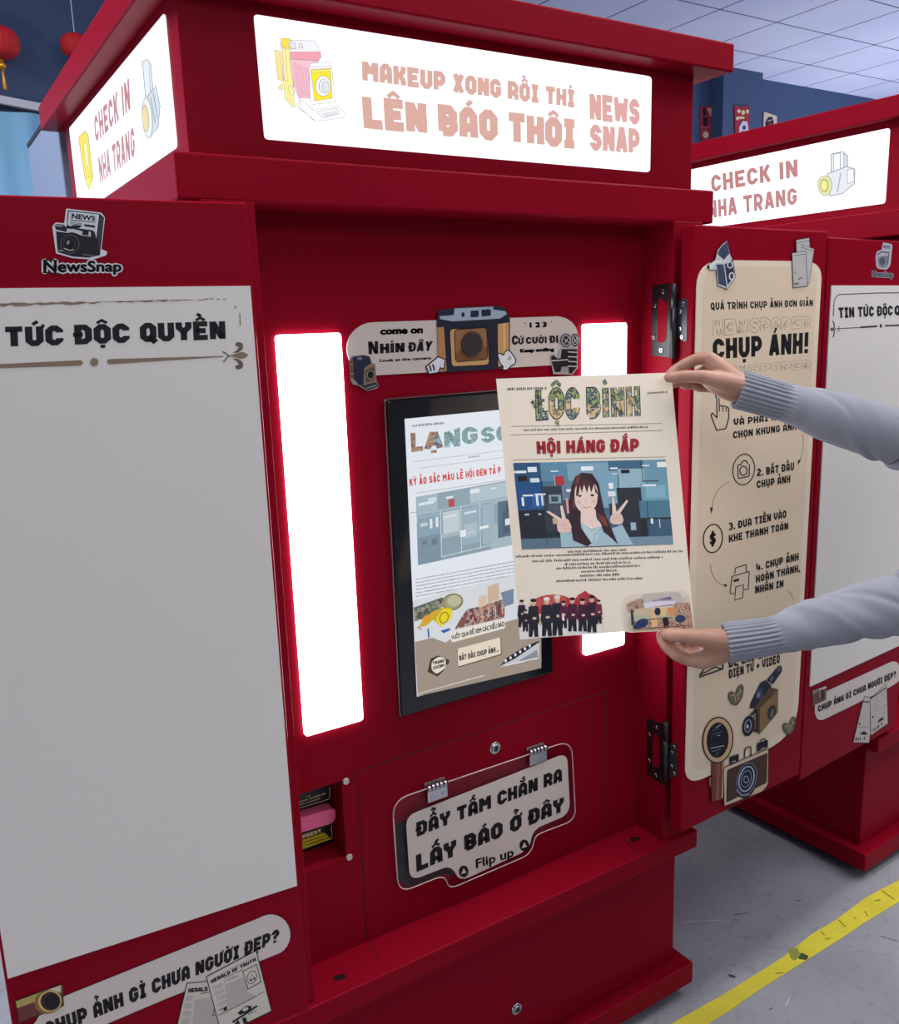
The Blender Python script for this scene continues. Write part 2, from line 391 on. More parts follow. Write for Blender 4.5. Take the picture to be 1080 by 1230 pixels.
def sheet(plane, pts_px, thick, m, name, parent, inset=0.0):
    """a flat panel whose outline (pixels) lies on the plane's face, with real thickness behind"""
    P = [plane.at(*p) for p in pts_px]; mb = MB(); mb.prism(P, -plane.n*thick, m); return mb.build(name, parent)

# ------------------------------------------------------------------ the room
def floor_mat():
    m, N, L, b = new_mat('grey_painted_concrete')
    tc = N.new('ShaderNodeTexCoord')
    n1 = N.new('ShaderNodeTexNoise'); n1.inputs['Scale'].default_value = 1.6; n1.inputs['Detail'].default_value = 6; n1.inputs['Roughness'].default_value = .62
    n2 = N.new('ShaderNodeTexNoise'); n2.inputs['Scale'].default_value = 38; n2.inputs['Detail'].default_value = 6
    vo = N.new('ShaderNodeTexVoronoi'); vo.feature = 'DISTANCE_TO_EDGE'; vo.inputs['Scale'].default_value = 1.3
    for n in (n1, n2): L.new(tc.outputs['Object'], n.inputs['Vector'])
    ad = N.new('ShaderNodeVectorMath'); ad.operation = 'MULTIPLY_ADD'; ad.inputs[1].default_value = (.35, .35, .35); L.new(n1.outputs['Color'], ad.inputs[0]); L.new(tc.outputs['Object'], ad.inputs[2]); L.new(ad.outputs[0], vo.inputs['Vector'])
    r1 = N.new('ShaderNodeValToRGB'); e = r1.color_ramp.elements; e[0].position = .3; e[0].color = lin('868890'); e[1].position = .7; e[1].color = lin('A4A6AC'); L.new(n1.outputs['Fac'], r1.inputs[0])
    r2 = N.new('ShaderNodeValToRGB'); e = r2.color_ramp.elements; e[0].position = .33; e[0].color = (.55, .55, .56, 1); e[1].position = .42; e[1].color = (1, 1, 1, 1); L.new(n2.outputs['Fac'], r2.inputs[0])
    r3 = N.new('ShaderNodeValToRGB'); e = r3.color_ramp.elements; e[0].position = 0; e[0].color = (.45, .45, .47, 1); e[1].position = .006; e[1].color = (1, 1, 1, 1); L.new(vo.outputs['Distance'], r3.inputs[0])
    a = N.new('ShaderNodeMix'); a.data_type = 'RGBA'; a.blend_type = 'MULTIPLY'; a.inputs[0].default_value = .35; L.new(r1.outputs[0], a.inputs[6]); L.new(r2.outputs[0], a.inputs[7])
    c = N.new('ShaderNodeMix'); c.data_type = 'RGBA'; c.blend_type = 'MULTIPLY'; c.inputs[0].default_value = .22; L.new(a.outputs[2], c.inputs[6]); L.new(r3.outputs[0], c.inputs[7])
    L.new(c.outputs[2], b.inputs['Base Color']); b.inputs['Roughness'].default_value = .5
    bp = N.new('ShaderNodeBump'); bp.inputs['Strength'].default_value = .15; bp.inputs['Distance'].default_value = .01; L.new(n2.outputs['Fac'], bp.inputs['Height']); L.new(bp.outputs['Normal'], b.inputs['Normal'])
    return m
def ceiling_mat():
    m, N, L, b = new_mat('lavender_ceiling_tiles')
    tc = N.new('ShaderNodeTexCoord'); sp = N.new('ShaderNodeSeparateXYZ'); L.new(tc.outputs['Object'], sp.inputs[0])
    outs = []
    for ax, off in (('X', .41), ('Y', .42)):
        a = N.new('ShaderNodeMath'); a.operation = 'SUBTRACT'; a.inputs[1].default_value = off-.3; L.new(sp.outputs[ax], a.inputs[0])
        w = N.new('ShaderNodeMath'); w.operation = 'PINGPONG'; w.inputs[1].default_value = .3; L.new(a.outputs[0], w.inputs[0])
        g = N.new('ShaderNodeMath'); g.operation = 'GREATER_THAN'; g.inputs[1].default_value = .3-.0065; L.new(w.outputs[0], g.inputs[0]); outs.append(g)
    mx = N.new('ShaderNodeMath'); mx.operation = 'MAXIMUM'; L.new(outs[0].outputs[0], mx.inputs[0]); L.new(outs[1].outputs[0], mx.inputs[1])
    nz = N.new('ShaderNodeTexNoise'); nz.inputs['Scale'].default_value = 1.1; L.new(tc.outputs['Object'], nz.inputs['Vector'])
    r = N.new('ShaderNodeValToRGB'); e = r.color_ramp.elements; e[0].position = .3; e[0].color = lin('CDD1F2'); e[1].position = .7; e[1].color = lin('DCDFF8'); L.new(nz.outputs['Fac'], r.inputs[0])
    c = N.new('ShaderNodeMix'); c.data_type = 'RGBA'; L.new(mx.outputs[0], c.inputs[0]); L.new(r.outputs[0], c.inputs[6]); c.inputs[7].default_value = lin('3E4356')
    L.new(c.outputs[2], b.inputs['Base Color']); b.inputs['Roughness'].default_value = .8
    return m
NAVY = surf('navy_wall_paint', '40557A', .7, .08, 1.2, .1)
def slab(name, x0, x1, y0, y1, z0, z1, m): 
    o = MB().box(x0, x1, y0, y1, z0, z1, m).build(name); o['kind'] = 'structure'; return o
slab('floor', -5, 9.5, -4, 6.2, -.1, 0, floor_mat())
slab('ceiling', -5, 9.5, -4, 6.2, 3.6, 3.7, ceiling_mat())
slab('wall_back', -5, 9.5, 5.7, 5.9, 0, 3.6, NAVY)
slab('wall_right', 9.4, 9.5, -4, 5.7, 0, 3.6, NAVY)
slab('trim_1', 6.34, 6.84, 5.56, 5.7, 0, 3.6, NAVY)     # shallow pilaster on the back wall
wd = Vector((math.cos(.40), math.sin(.40), 0)); wn = Vector((wd.y, -wd.x, 0)); wp = Vector((.65, 4.34, 0)) + Vector((0.0, .14, 0))
WLM = Matrix.Translation(wp) @ Matrix.Rotation(.40, 4, 'Z')
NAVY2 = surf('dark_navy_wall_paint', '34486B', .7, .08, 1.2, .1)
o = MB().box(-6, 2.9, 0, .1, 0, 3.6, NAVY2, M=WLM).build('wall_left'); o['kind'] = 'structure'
o = MB().box(-6, 2.9, -.04, 0, 2.495, 2.532, surf('white_rail_paint', 'C9CDD6', .5), .006, M=WLM).build('trim_2'); o['kind'] = 'structure'
# pale blue curtain under the rail
def curtain():
    mb = MB(); mi = mb._mi(surf('pale_blue_curtain_cloth', '7FB2D6', .8, .06, 3, .1)); cols = 150; rows = 14; V = []
    for j in range(rows+1):
        row = []
        for i in range(cols+1):
            x = -2.4+3.5*i/cols; k = .035*math.sin(x*17)+.02*math.sin(x*41+1)+.012*math.sin(x*9+j*.3)
            z = 2.465-.05*abs(math.sin(x*2.2))-j*2.35/rows
            row.append(mb.bm.verts.new(WLM @ Vector((x, -.11+k*(.35+.65*min(1, j/4)), z))))
        V.append(row)
    for j in range(rows):
        for i in range(cols):
            f = mb.bm.faces.new((V[j][i], V[j][i+1], V[j+1][i+1], V[j+1][i])); f.smooth = True; f.material_index = mi
    return mb.build('curtain')
tag(curtain(), 'pale blue cloth curtain hanging under the white rail on the dark wall', 'curtain')
# grey cabinet standing behind the first booth
gc = empty('grey_cabinet', (.62, 2.36, 0))
tag(gc, 'pale grey cabinet with a black top edge standing behind the near red booth', 'cabinet')
MB().box(.37, 1.3, 2.14, 2.58, .02, 1.984, surf('pale_grey_laminate', '7C87A3', .6, .03, 3), .003).build('carcass', gc)
MB().box(.368, 1.302, 2.138, 2.582, 1.984, 1.996, surf('black_edge_strip', '1A1D26', .5), .003).build('top_edge', gc)
for x, y in ((.41, 2.18), (.41, 2.54), (1.26, 2.18), (1.26, 2.54)): MB().cyl((x, y, 0), (0, 0, 1), .02, .025, BLACK, 12).build('foot', gc)
# red paper lanterns
LRED = surf('red_lantern_paper', 'C01522', .7, .15, 40, .3)
GOLD = surf('gold_bead', 'D9962E', .35, .1, 30, metal=.6)
def lantern(px, py, dep, r, label):
    c = cp(px, py, dep); t = empty('paper_lantern', c); tag(t, label, 'lantern', 'red paper lanterns by the dark wall')
    mb = MB(); mi = mb._mi(LRED); nu, nv = 48, 14; R_ = []
    for j in range(nv+1):
        a = math.pi*(j/nv-.5); ring = []
        for i in range(nu):
            p = 2*math.pi*i/nu; rr = r*(.12+.88*math.cos(a)**.75)*(1+.05*math.cos(p*16)); ring.append(mb.bm.verts.new(c+Vector((rr*math.cos(p), rr*math.sin(p), r*.8*math.sin(a)))))
        R_.append(ring)
    for a, b in zip(R_, R_[1:]):
        for i in range(nu): f = mb.bm.faces.new((a[i], a[(i+1) % nu], b[(i+1) % nu], b[i])); f.smooth = True; f.material_index = mi
    mb.bm.faces.new(R_[0][::-1]); mb.bm.faces.new(R_[-1]); mb.build('shade', t)
    MB().tube([c+Vector((0, 0, r*.8)), Vector((c.x, c.y, 3.6))], .0022, CAP, 6).build('cord', t)
    MB().ball(c+Vector((0, 0, -r*1.15)), r*.2, GOLD, 14).cyl(c+Vector((0, 0, -r*1.4)), (0, 0, 1), r*.1, r*.6, GOLD, 10).build('bead', t)
    mb = MB()
    for k in range(9):
        a = k*.7; q = Vector((math.cos(a), math.sin(a), 0))*r*.05
        mb.tube([c+Vector((0, 0, -r*1.3))+q*.4, c+Vector((0, 0, -r*1.8))+q, c+Vector((0, 0, -r*2.35))+q*1.5], r*.022, GOLD, 5)
    mb.build('tassel', t)
    return t
lantern(-1, 51, 3.7, .078, 'red paper lantern with a gold bead hanging above the white rail')
lantern(91, 55, 3.9, .062, 'red paper lantern half hidden by the roof edge of the near booth')
# wall pictures
def picture(Y, pts, label, base, prints):
    pl = PY(Y); o = sheet(pl, pts, .02, ink(base), 'wall_scroll', None); tag(o, label, 'picture', 'paper pictures on the blue wall')
    a = Art(pl, .002).frame(830, 110, 6.353)
    for c, f, arg in prints: getattr(a, f)(c, *arg)
    a.build('picture_print', o)
picture(5.69, [(841.5, 127), (860, 127), (860, 168), (842, 168)], 'red paper scroll on the blue wall beside the pilaster', 'B23A48', [
    ('4A1D33', 'poly', ([(85, 120), (115, 120), (120, 180), (90, 185)],)), ('E9B58A', 'poly', ([(120, 130), (160, 125), (185, 150), (150, 190)],)),
    ('3D1A2D', 'poly', ([(90, 195), (125, 195), (128, 260), (92, 265)],)), ('4A1D33', 'poly', ([(150, 200), (182, 195), (180, 262), (152, 262)],)), ('D8788A', 'line', ([(76, 272), (188, 272)], 6)),
    ('F1DDB0', 'ell', (112, 330, 22, 26)), ('3D1A2D', 'poly', ([(160, 300), (182, 300), (180, 360), (165, 360)],))])
picture(5.55, [(882.5, 127.5), (900.5, 127.5), (900.5, 168), (884, 170)], 'red scroll with a white painted figure on the pilaster', 'A82F3A', [
    ('EBD9A8', 'ell', (365, 150, 14, 14)), ('EBD9A8', 'ell', (398, 160, 14, 18)), ('EBD9A8', 'ell', (430, 152, 12, 16)), ('EBD9A8', 'ell', (380, 200, 30, 10)), ('EBD9A8', 'ell', (352, 205, 10, 14)),
    ('D9DEF2', 'poly', ([(365, 330), (368, 270), (395, 225), (430, 230), (438, 290), (445, 335)],)), ('5B4A63', 'ell', (405, 275, 14, 18)), ('5B4A63', 'line', ([(385, 300), (430, 320)], 7))])
picture(5.69, [(918, 134), (933.5, 139.5), (933, 157), (917, 159)], 'cream picture of a dark figure just right of the pilaster', 'E4CDB8', [
    ('2E2230', 'poly', ([(570, 285), (568, 235), (590, 195), (622, 195), (632, 240), (630, 270)],)), ('8B3A3F', 'ell', (605, 245, 14, 12)), ('E4CDB8', 'line', ([(585, 225), (618, 215)], 5))])
# yellow floor line
def tape():
    up = [(1100, 1045), (1080, 1057), (1040, 1078), (1004, 1105), (975, 1122), (940, 1150), (905, 1172), (868, 1195), (800, 1233), (740, 1268)]
    lo = [(1100, 1070), (1080, 1083), (1040, 1107), (1015, 1124), (985, 1143), (945, 1168), (910, 1190), (878, 1213), (838, 1238), (780, 1272)]
    pl = PZ(.0012); mb = MB(); mb.prism([pl.at(*p) for p in up]+[pl.at(*p) for p in lo[::-1]], (0, 0, -.001), surf('worn_yellow_floor_paint', 'D3C637', .6, .22, 14, .2))
    t = mb.build('floor_marking'); tag(t, 'worn yellow line painted across the grey floor', 'floor line')
    a = Art(pl, 2e-4).frame(780, 1000, 3.6)
    for p in ([(740, 425), (758, 445)], [(1003, 250), (1060, 290)], [(930, 340), (945, 362)], [(975, 295), (1000, 292)], [(885, 365), (895, 372)], [(545, 610), (580, 606)], [(760, 462), (785, 456)], [(818, 378), (850, 408)]): a.line('5C5A2A', p, 3.5)
    a.poly('3C4B2E', [(632, 530), (660, 520), (690, 535), (680, 552), (650, 548)]); a.poly('8A8F3E', [(600, 505), (640, 500), (655, 530), (630, 555), (612, 545)])
    a.build('scuff_marks', t)
    return t
tape()
fl = bpy.data.objects['floor']
a = Art(PZ(0.0), 4e-4).frame(780, 1000, 3.6)
a.line('B9BCC0', [(145, 388), (200, 384), (260, 382), (325, 378)], 3).line('43454B', [(365, 357), (420, 350), (430, 345)], 3.5).line('4A4C52', [(630, 296), (655, 294)], 4).line('9B9EA5', [(500, 210), (600, 280), (700, 330), (780, 350)], 2.5)
a.line('DADCE0', [(608, 712), (592, 746)], 4).line('3C3E44', [(520, 768), (535, 758)], 4).line('4A4C52', [(1000, 448), (1075, 470)], 2.5).poly('35373D', [(342, 612), (375, 622), (370, 630), (345, 624)])
a.build('floor_marks', fl)

# ------------------------------------------------------------------ the booths
def shell(t):
    """cabinet parts common to both booths, in the first booth's world coordinates moved to t"""
    Mx = Matrix.Translation((-.845, -1.64, 0)) 
    def part(name, boxes, m=RED, bev=.002):
        mb = MB()
        for b in boxes: mb.box(*b, m, bev, M=Mx)
        return mb.build(name, t, local=True)
    for x, y in ((.42, 1.27), (1.27, 1.27), (.42, 2.03), (1.27, 2.03)): MB().cyl((x-.845, y-1.64, 0), (0, 0, 1), .025, .031, BLACK, 14).build('foot', t, local=True)
    part('base_plate', [(.343, 1.345, 1.195, 2.10, .03, .081)], bev=.003)
    part('lower_cabinet', [(.372, 1.317, 1.23, 2.07, .081, .385)])
    part('shelf', [(.345, 1.335, 1.184, 1.43, .38, .421)], bev=.003)
    part('cabinet_body', [(.372, .446, 1.195, 2.07, .419, 1.677), (1.243, 1.317, 1.195, 2.07, .419, 1.677), (.446, 1.243, 1.42, 2.07, .419, 1.677)])
    # recessed front with a cut-out for the cash slot
    part('front_panel', [(.446, .462, 1.275, 1.30, .421, 1.675), (.462, .553, 1.275, 1.30, .748, 1.675), (.462, .553, 1.275, 1.30, .421, .602), (.553, 1.243, 1.275, 1.30, .421, 1.675)], bev=0)
    part('cornice', [(.343, 1.345, 1.195, 2.10, 1.675, 1.734)], bev=.003)
    part('header_box', [(.372, 1.317, 1.225, 2.07, 1.734, 1.937)])
    part('roof_slab', [(.335, 1.366, 1.175, 2.13, 1.936, 1.984)], bev=.003)
B1 = empty('photo_booth', (.845, 1.64, 0)); tag(B1, 'near red photo booth with lit front sign, touchscreen and open doors', 'photo booth')
shell(B1)
_c = Vector((.343, 1.195, 0)); _d = Vector((2.025, 1.217, 0)); _rz = Matrix.Rotation(K2YAW, 4, 'Z')
B2M = Matrix.Translation(_d) @ _rz @ Matrix.Translation(-_c)          # first booth's coordinates to the second's
B2 = empty('photo_booth', B2M @ Vector((.845, 1.64, 0)), K2YAW); tag(B2, 'second red photo booth further back, its lit side sign showing beside the near booth', 'photo booth')
shell(B2)
def rect3(o, u, v, w, h, r, n=5):
    """rounded rectangle around o in the u, v directions"""
    return [o+u*x+v*y for x, y in rnd([(-w/2, -h/2), (w/2, -h/2), (w/2, h/2), (-w/2, h/2)], r, n)]
XA, YA, ZA = Vector((1, 0, 0)), Vector((0, 1, 0)), Vector((0, 0, 1))
SIGN = glow('F6F9FF', 1.3); STRIP = glow('F4F7FF', 7.5)
def grp(pts, x0, x1, dy): return None
# lit panels
def lit(name, parent, o, u, v, w, h, r, d, m):
    mb = MB(); mb.prism(rect3(o, u, v, w, h, r), d, m); return mb.build(name, parent)
p = PY(1.2235); A_, B_, C_, D_ = [p.at(*q) for q in ((305, 17), (783, 92), (781, 207), (318, 167))]
front_sign = sheet(p, rnd([(305, 17), (783, 92), (781, 207), (318, 167)], 5), .004, SIGN, 'sign_panel', B1)
side_sign = lit('sign_panel', B1, Vector((.3705, 1.645, 1.838)), YA, ZA, .74, .168, .008, XA*.004, SIGN)
_o = B2M @ Vector((.3705, 1.645, 1.838)); _u = (B2M.to_3x3() @ YA); _n = (B2M.to_3x3() @ XA)
side_sign2 = lit('sign_panel', B2, _o, _u, ZA, .74, .168, .008, _n*.004, SIGN)
lit('sign_panel', B1, Vector((1.3185, 1.645, 1.838)), YA, ZA, .74, .168, .008, -XA*.004, glow('F6F9FF', 4.0))  # unseen side sign, glow raised above the others to light the second booth
for x in (.5445, 1.1435): lit('light_strip', B1, Vector((x, 1.268, 1.174)), XA, ZA, .106, .648, .006, YA*.008, STRIP)
for x in (.5445, 1.1435): lit('light_strip', B2, B2M @ Vector((x, 1.271, 1.174)), B2M.to_3x3() @ XA, ZA, .106, .648, .006, (B2M.to_3x3() @ YA)*.006, STRIP)
P_FS, P_SS, P_SS2 = PY(1.2235), PX(.3705), Plane(_o, _n)

# ------------------------------------------------------------------ lit sign prints
LN = '9A939C'
a = Art(P_FS, emit=1.0).frame(0, 0, 1); TX = 'D9AA9E'
a.text(TX, 'MAKEUP XONG RỒI THÌ', (435.5, 73.5), (690, 108.6), (690, 128.8), (436, 96.5), w=1.85); a.build('slogan_lettering', front_sign); a = Art(P_FS, emit=1.0).frame(0, 0, 1); a.text(TX, 'LÊN BÁO THÔI', (436, 116), (690.5, 145), (690.5, 177.6), (438.5, 152.5), w=1.95)
a.build('slogan_lettering', front_sign)
a = Art(P_FS, emit=1.0).frame(0, 0, 1); a.text('DCA8A2', 'NEWS', (708.5, 112.4), (768, 120.3), (768, 149.6), (709, 143.3), 'round', 1.75); a.build('wordmark_lettering', front_sign); a = Art(P_FS, emit=1.0).frame(0, 0, 1); a.text('DCA8A2', 'SNAP', (709, 149.6), (768, 155.9), (768, 184.2), (709, 180), 'round', 1.75)
a.build('wordmark_lettering', front_sign)
a = Art(P_FS, emit=1.0).frame(320, 30, 9.46)
def outl(a, fill, pts, w=5, ln=LN): a.poly(fill, pts); a.line(ln, pts, w, True); return a
outl(a, 'FBE58C', [(90, 285), (155, 295), (190, 640), (130, 620)]); outl(a, 'FBE58C', [(130, 710), (180, 655), (190, 740), (150, 730)])
outl(a, 'FFEF9A', [(165, 155), (240, 150), (300, 180), (265, 275), (275, 420), (335, 925), (300, 935), (210, 840), (165, 250)])
outl(a, 'FFE24A', [(165, 155), (240, 150), (300, 185), (250, 272), (170, 245)]); outl(a, 'FFF1A8', [(180, 260), (212, 268), (240, 640), (205, 628)]); outl(a, 'FFF1A8', [(245, 690), (300, 698), (310, 800), (262, 780)])
outl(a, 'F3F5F9', [(250, 192), (300, 172), (540, 180), (600, 265), (620, 290), (268, 282)]); outl(a, 'E3E9F0', [(270, 200), (322, 200), (335, 270), (275, 270)]); outl(a, 'E3E9F0', [(372, 210), (400, 205), (415, 260), (375, 265)])
outl(a, 'F5A2B2', [(275, 302), (612, 302), (622, 362), (590, 410), (500, 400), (268, 385)])
outl(a, 'FAC4D0', [(262, 388), (600, 412), (480, 500), (492, 835), (372, 832), (312, 690)])
for k in range(5): a.line('C48A9A', [(300+k*36, 410+k*18), (320+k*34, 600), (372+k*28, 810)], 4); a.line('E7A0B4', [(320+k*36, 420+k*18), (340+k*34, 600), (386+k*28, 815)], 8)
outl(a, 'FDFDFF', [(350, 915), (385, 840), (530, 970), (800, 915), (908, 1020), (890, 1052), (570, 1100), (540, 1090)]); outl(a, 'F2F4F8', [(560, 985), (790, 945), (835, 1010), (650, 1055)]); outl(a, 'E4E8EE', [(650, 1010), (780, 985), (805, 1008), (670, 1035)], 4)
outl(a, 'FFFFFF', [(490, 440), (720, 418), (738, 470), (490, 480)]); outl(a, 'FFFFFF', [(480, 482), (742, 468), (778, 880), (530, 905), (525, 970), (500, 955)])
outl(a, 'FFE71C', [(502, 507), (726, 495), (746, 835), (545, 865)]); outl(a, 'FFEE5C', [(515, 515), (715, 500), (715, 530), (525, 545)], 3)
a.ell(LN, 642, 695, 88, 120).ell('FAFBFD', 642, 695, 82, 113).ell(LN, 652, 697, 60, 85).ell('F1F3F7', 655, 698, 55, 80).ell(LN, 668, 705, 43, 65).ell('DDE5EC', 669, 705, 38, 60)
outl(a, 'FFFFFF', [(300, 700), (340, 925), (320, 930)], 4); a.line(LN, [(320, 740), (395, 915)], 5); a.line(LN, [(355, 935), (545, 1085)], 5)
a.build('camera_illustration', front_sign)
def side_art(pl, parent, fr, c1, nht, camy):
    a = Art(pl, emit=.95).frame(0, 0, 1); a.text('C08482', 'CHECK IN', *c1, font='round', w=1.35); a.build('sign_lettering', parent); a = Art(pl, emit=.95).frame(0, 0, 1); a.text('C08482', 'NHA TRANG', *nht, font='round', w=1.35); a.build('sign_lettering', parent)
side_art(P_SS, side_sign, 0, ((112.6, 140.7), (155, 93.5), (157, 131.3), (115, 171.3)), ((118, 189.6), (161, 151), (162.6, 187.5), (120.3, 219.9)), 0)
side_art(P_SS2, side_sign2, 0, ((853.8, 211), (958, 191), (958.7, 212), (855, 231)), ((850.4, 241.5), (957.2, 225.2), (957.8, 245.3), (851.3, 262.5)), 0)
a = Art(P_SS, emit=.95).frame(0, 0, 3.375)
outl(a, 'F4DF3A', [(318, 558), (345, 530), (358, 548), (378, 720), (360, 768), (345, 722)], 3, 'B9A640'); outl(a, 'FFF8A8', [(338, 585), (352, 575), (362, 660), (350, 680)], 2.5, 'B9A640'); outl(a, 'FFE94A', [(345, 725), (378, 712), (362, 766)], 2.5, 'B9A640')
a.build('yellow_camera_illustration', side_sign)
a = Art(P_SS, emit=.95).frame(0, 0, 3.375)
outl(a, 'E9EDF0', [(578, 250), (598, 240), (614, 262), (620, 380), (590, 392)], 3, '8A98A2'); outl(a, 'DDE3E8', [(604, 250), (614, 262), (622, 375), (610, 380)], 2.5, '8A98A2')
outl(a, 'D4DCE4', [(600, 390), (634, 345), (650, 430), (642, 515), (612, 556), (590, 470)], 3, '7F8D99'); a.line('7F8D99', [(612, 395), (630, 500)], 3); a.line('7F8D99', [(622, 375), (640, 480)], 3)
a.ell('8A98A2', 598, 478, 22, 84, -4).ell('F0EFE6', 598, 478, 19, 80, -4).ell('C4B58A', 591, 480, 14, 56, -4).ell('EBDDA2', 590, 482, 11, 50, -4)
a.build('camera_illustration', side_sign)
a = Art(P_SS2, emit=.95).frame(760, 0, 3.375)
outl(a, 'EEF0F4', [(805, 625), (852, 614), (872, 632), (872, 690), (805, 700)], 4, '9AA3AE'); outl(a, 'FAFBFD', [(815, 625), (842, 620), (842, 690), (815, 695)], 3, '9AA3AE'); outl(a, 'D5DAE2', [(855, 622), (872, 632), (874, 700), (858, 700)], 3, '9AA3AE')
outl(a, 'E4E8EE', [(790, 705), (868, 675), (902, 685), (900, 745), (850, 785), (800, 795)], 4, '9AA3AE'); outl(a, 'F3F5F8', [(870, 690), (895, 682), (900, 735), (872, 745)], 3, '9AA3AE'); a.line('9AA3AE', [(845, 700), (830, 780)], 4)
a.ell('AEB083', 780, 752, 30, 42).ell('E8E6B4', 780, 752, 26, 38).ell('BFC06E', 778, 752, 19, 29).ell('F0EE9A', 777, 752, 12, 20)
a.build('camera_illustration', side_sign2)

# ------------------------------------------------------------------ doors
def door_slab(name, parent, A, B, z0, z1, th):
    A = Vector((A[0], A[1], 0)); B = Vector((B[0], B[1], 0)); u = (B-A).normalized(); n = Vector((-u.y, u.x, 0)); w = (B-A).length
    M = Matrix(((u.x, n.x, 0, A.x), (u.y, n.y, 0, A.y), (0, 0, 1, 0), (0, 0, 0, 1)))
    o = MB().box(0, w, 0, th, z0, z1, RED, .0025, M=M).build(name, parent)
    return o, Plane(A, n), A, u
DL, P_DL, A_L, U_L = door_slab('door', B1, (.0145, 1.181), (.417, 1.1455), .455, 1.667, .03); DL['label'] = 'wide open left door with a whiteboard'
DR, P_DR, A_R, U_R = door_slab('door', B1, (1.245, 1.148), (1.645, 1.162), .464, 1.665, .031); DR['label'] = 'open right door with the instruction poster'
D2, P_D2, A_2, U_2 = door_slab('door', B2, (1.658, 1.169), (2.09, 1.200), .44, 1.655, .024); D2['label'] = 'open door with a whiteboard'
def board(parent, pl, A, u, us, ue, z0, z1, name='whiteboard'):
    n = pl.n; mb = MB(); o = A+u*us; pts = [Vector((o.x, o.y, z0))]; e = A+u*ue; pts += [Vector((e.x, e.y, z0)), Vector((e.x, e.y, z1)), Vector((o.x, o.y, z1))]
    mb.prism([q+n*.003 for q in pts], -n*.0025, BOARD); return mb.build(name, parent)
def uz(pl, A, u, px, py): q = pl.at(px, py); return (q-A).dot(u), q.z
u1, z1 = uz(P_DL, A_L, U_L, 299, 343.5); u2, z2 = uz(P_DL, A_L, U_L, 357, 1062); u3, z3 = uz(P_DL, A_L, U_L, 8, 1175)
board(DL, P_DL, A_L, U_L, max(.004, u3), (u1+u2)/2, (z2+z3)/2, z1)
PB = P_DL.off(.003); DK = '17171C'; BRN = '8B7765'
a = Art(PB).frame(0, 320, 3.375)
a.text(DK, 'TIN', (-265, 255), (-45, 249), (-42, 327), (-262, 335), w=1.75).text(DK, 'TỨC ĐỘC QUYỀN', (20, 247), (910, 222), (913, 293), (24, 325), w=1.75)
a.build('board_lettering', DL)
a = Art(PB).frame(0, 320, 3.375)
R_ = random.Random(5); up = [(-330, 158)]; 
tops = [(-330, 152)]+[(x, 150-x*.018+R_.uniform(-3, 3)) for x in range(-300, 830, 22)]+[(845, 128)]; bots = [(845, 133)]+[(x, 162-x*.032+R_.uniform(-5, 4)) for x in range(820, -320, -26)]+[(-330, 172)]
a.poly(BRN, tops+bots)
for p in ([(850, 130), (865, 133)], [(878, 131), (890, 134)], [(905, 132), (914, 134)], [(950, 160), (957, 170)], [(972, 190), (974, 240)]): a.line(BRN, p, 4)
for p in ([(400, 148), (430, 140)], [(540, 138), (548, 148)], [(620, 137), (640, 143)], [(670, 132), (705, 143)]): a.line('C9C5C1', p, 4)
a.poly(BRN, rnd([(-330, 412), (330, 380), (338, 390), (330, 402), (-330, 424)], [0, 6, 4, 6, 0])).poly(BRN, rnd([(432, 386), (440, 376), (905, 363), (907, 367), (440, 397)], [4, 6, 0, 0, 6]))
a.poly(BRN, [(382+(20 if k % 2 == 0 else 14)*math.cos(k*math.pi/12), 388+(20 if k % 2 == 0 else 14)*math.sin(k*math.pi/12)) for k in range(24)])
a.poly(BRN, rnd([(925, 362), (985, 345), (1010, 360), (985, 376)], [4, 12, 12, 12])); FD = '6B5E52'
a.line(FD, [(903, 345), (918, 355), (930, 363), (918, 372), (905, 388)], 5)
for sgn in (-1, 1):
    yy = lambda y: 362+(y-362)*(1 if sgn < 0 else -1)
    a.poly(FD, rnd([(940, yy(350)), (962, yy(340)), (972, yy(318)), (960, yy(305)), (985, yy(312)), (985, yy(335)), (965, yy(350))], 9)); a.ell(FD, 966, yy(316), 12, 9)
a.build('board_ornament', DL)
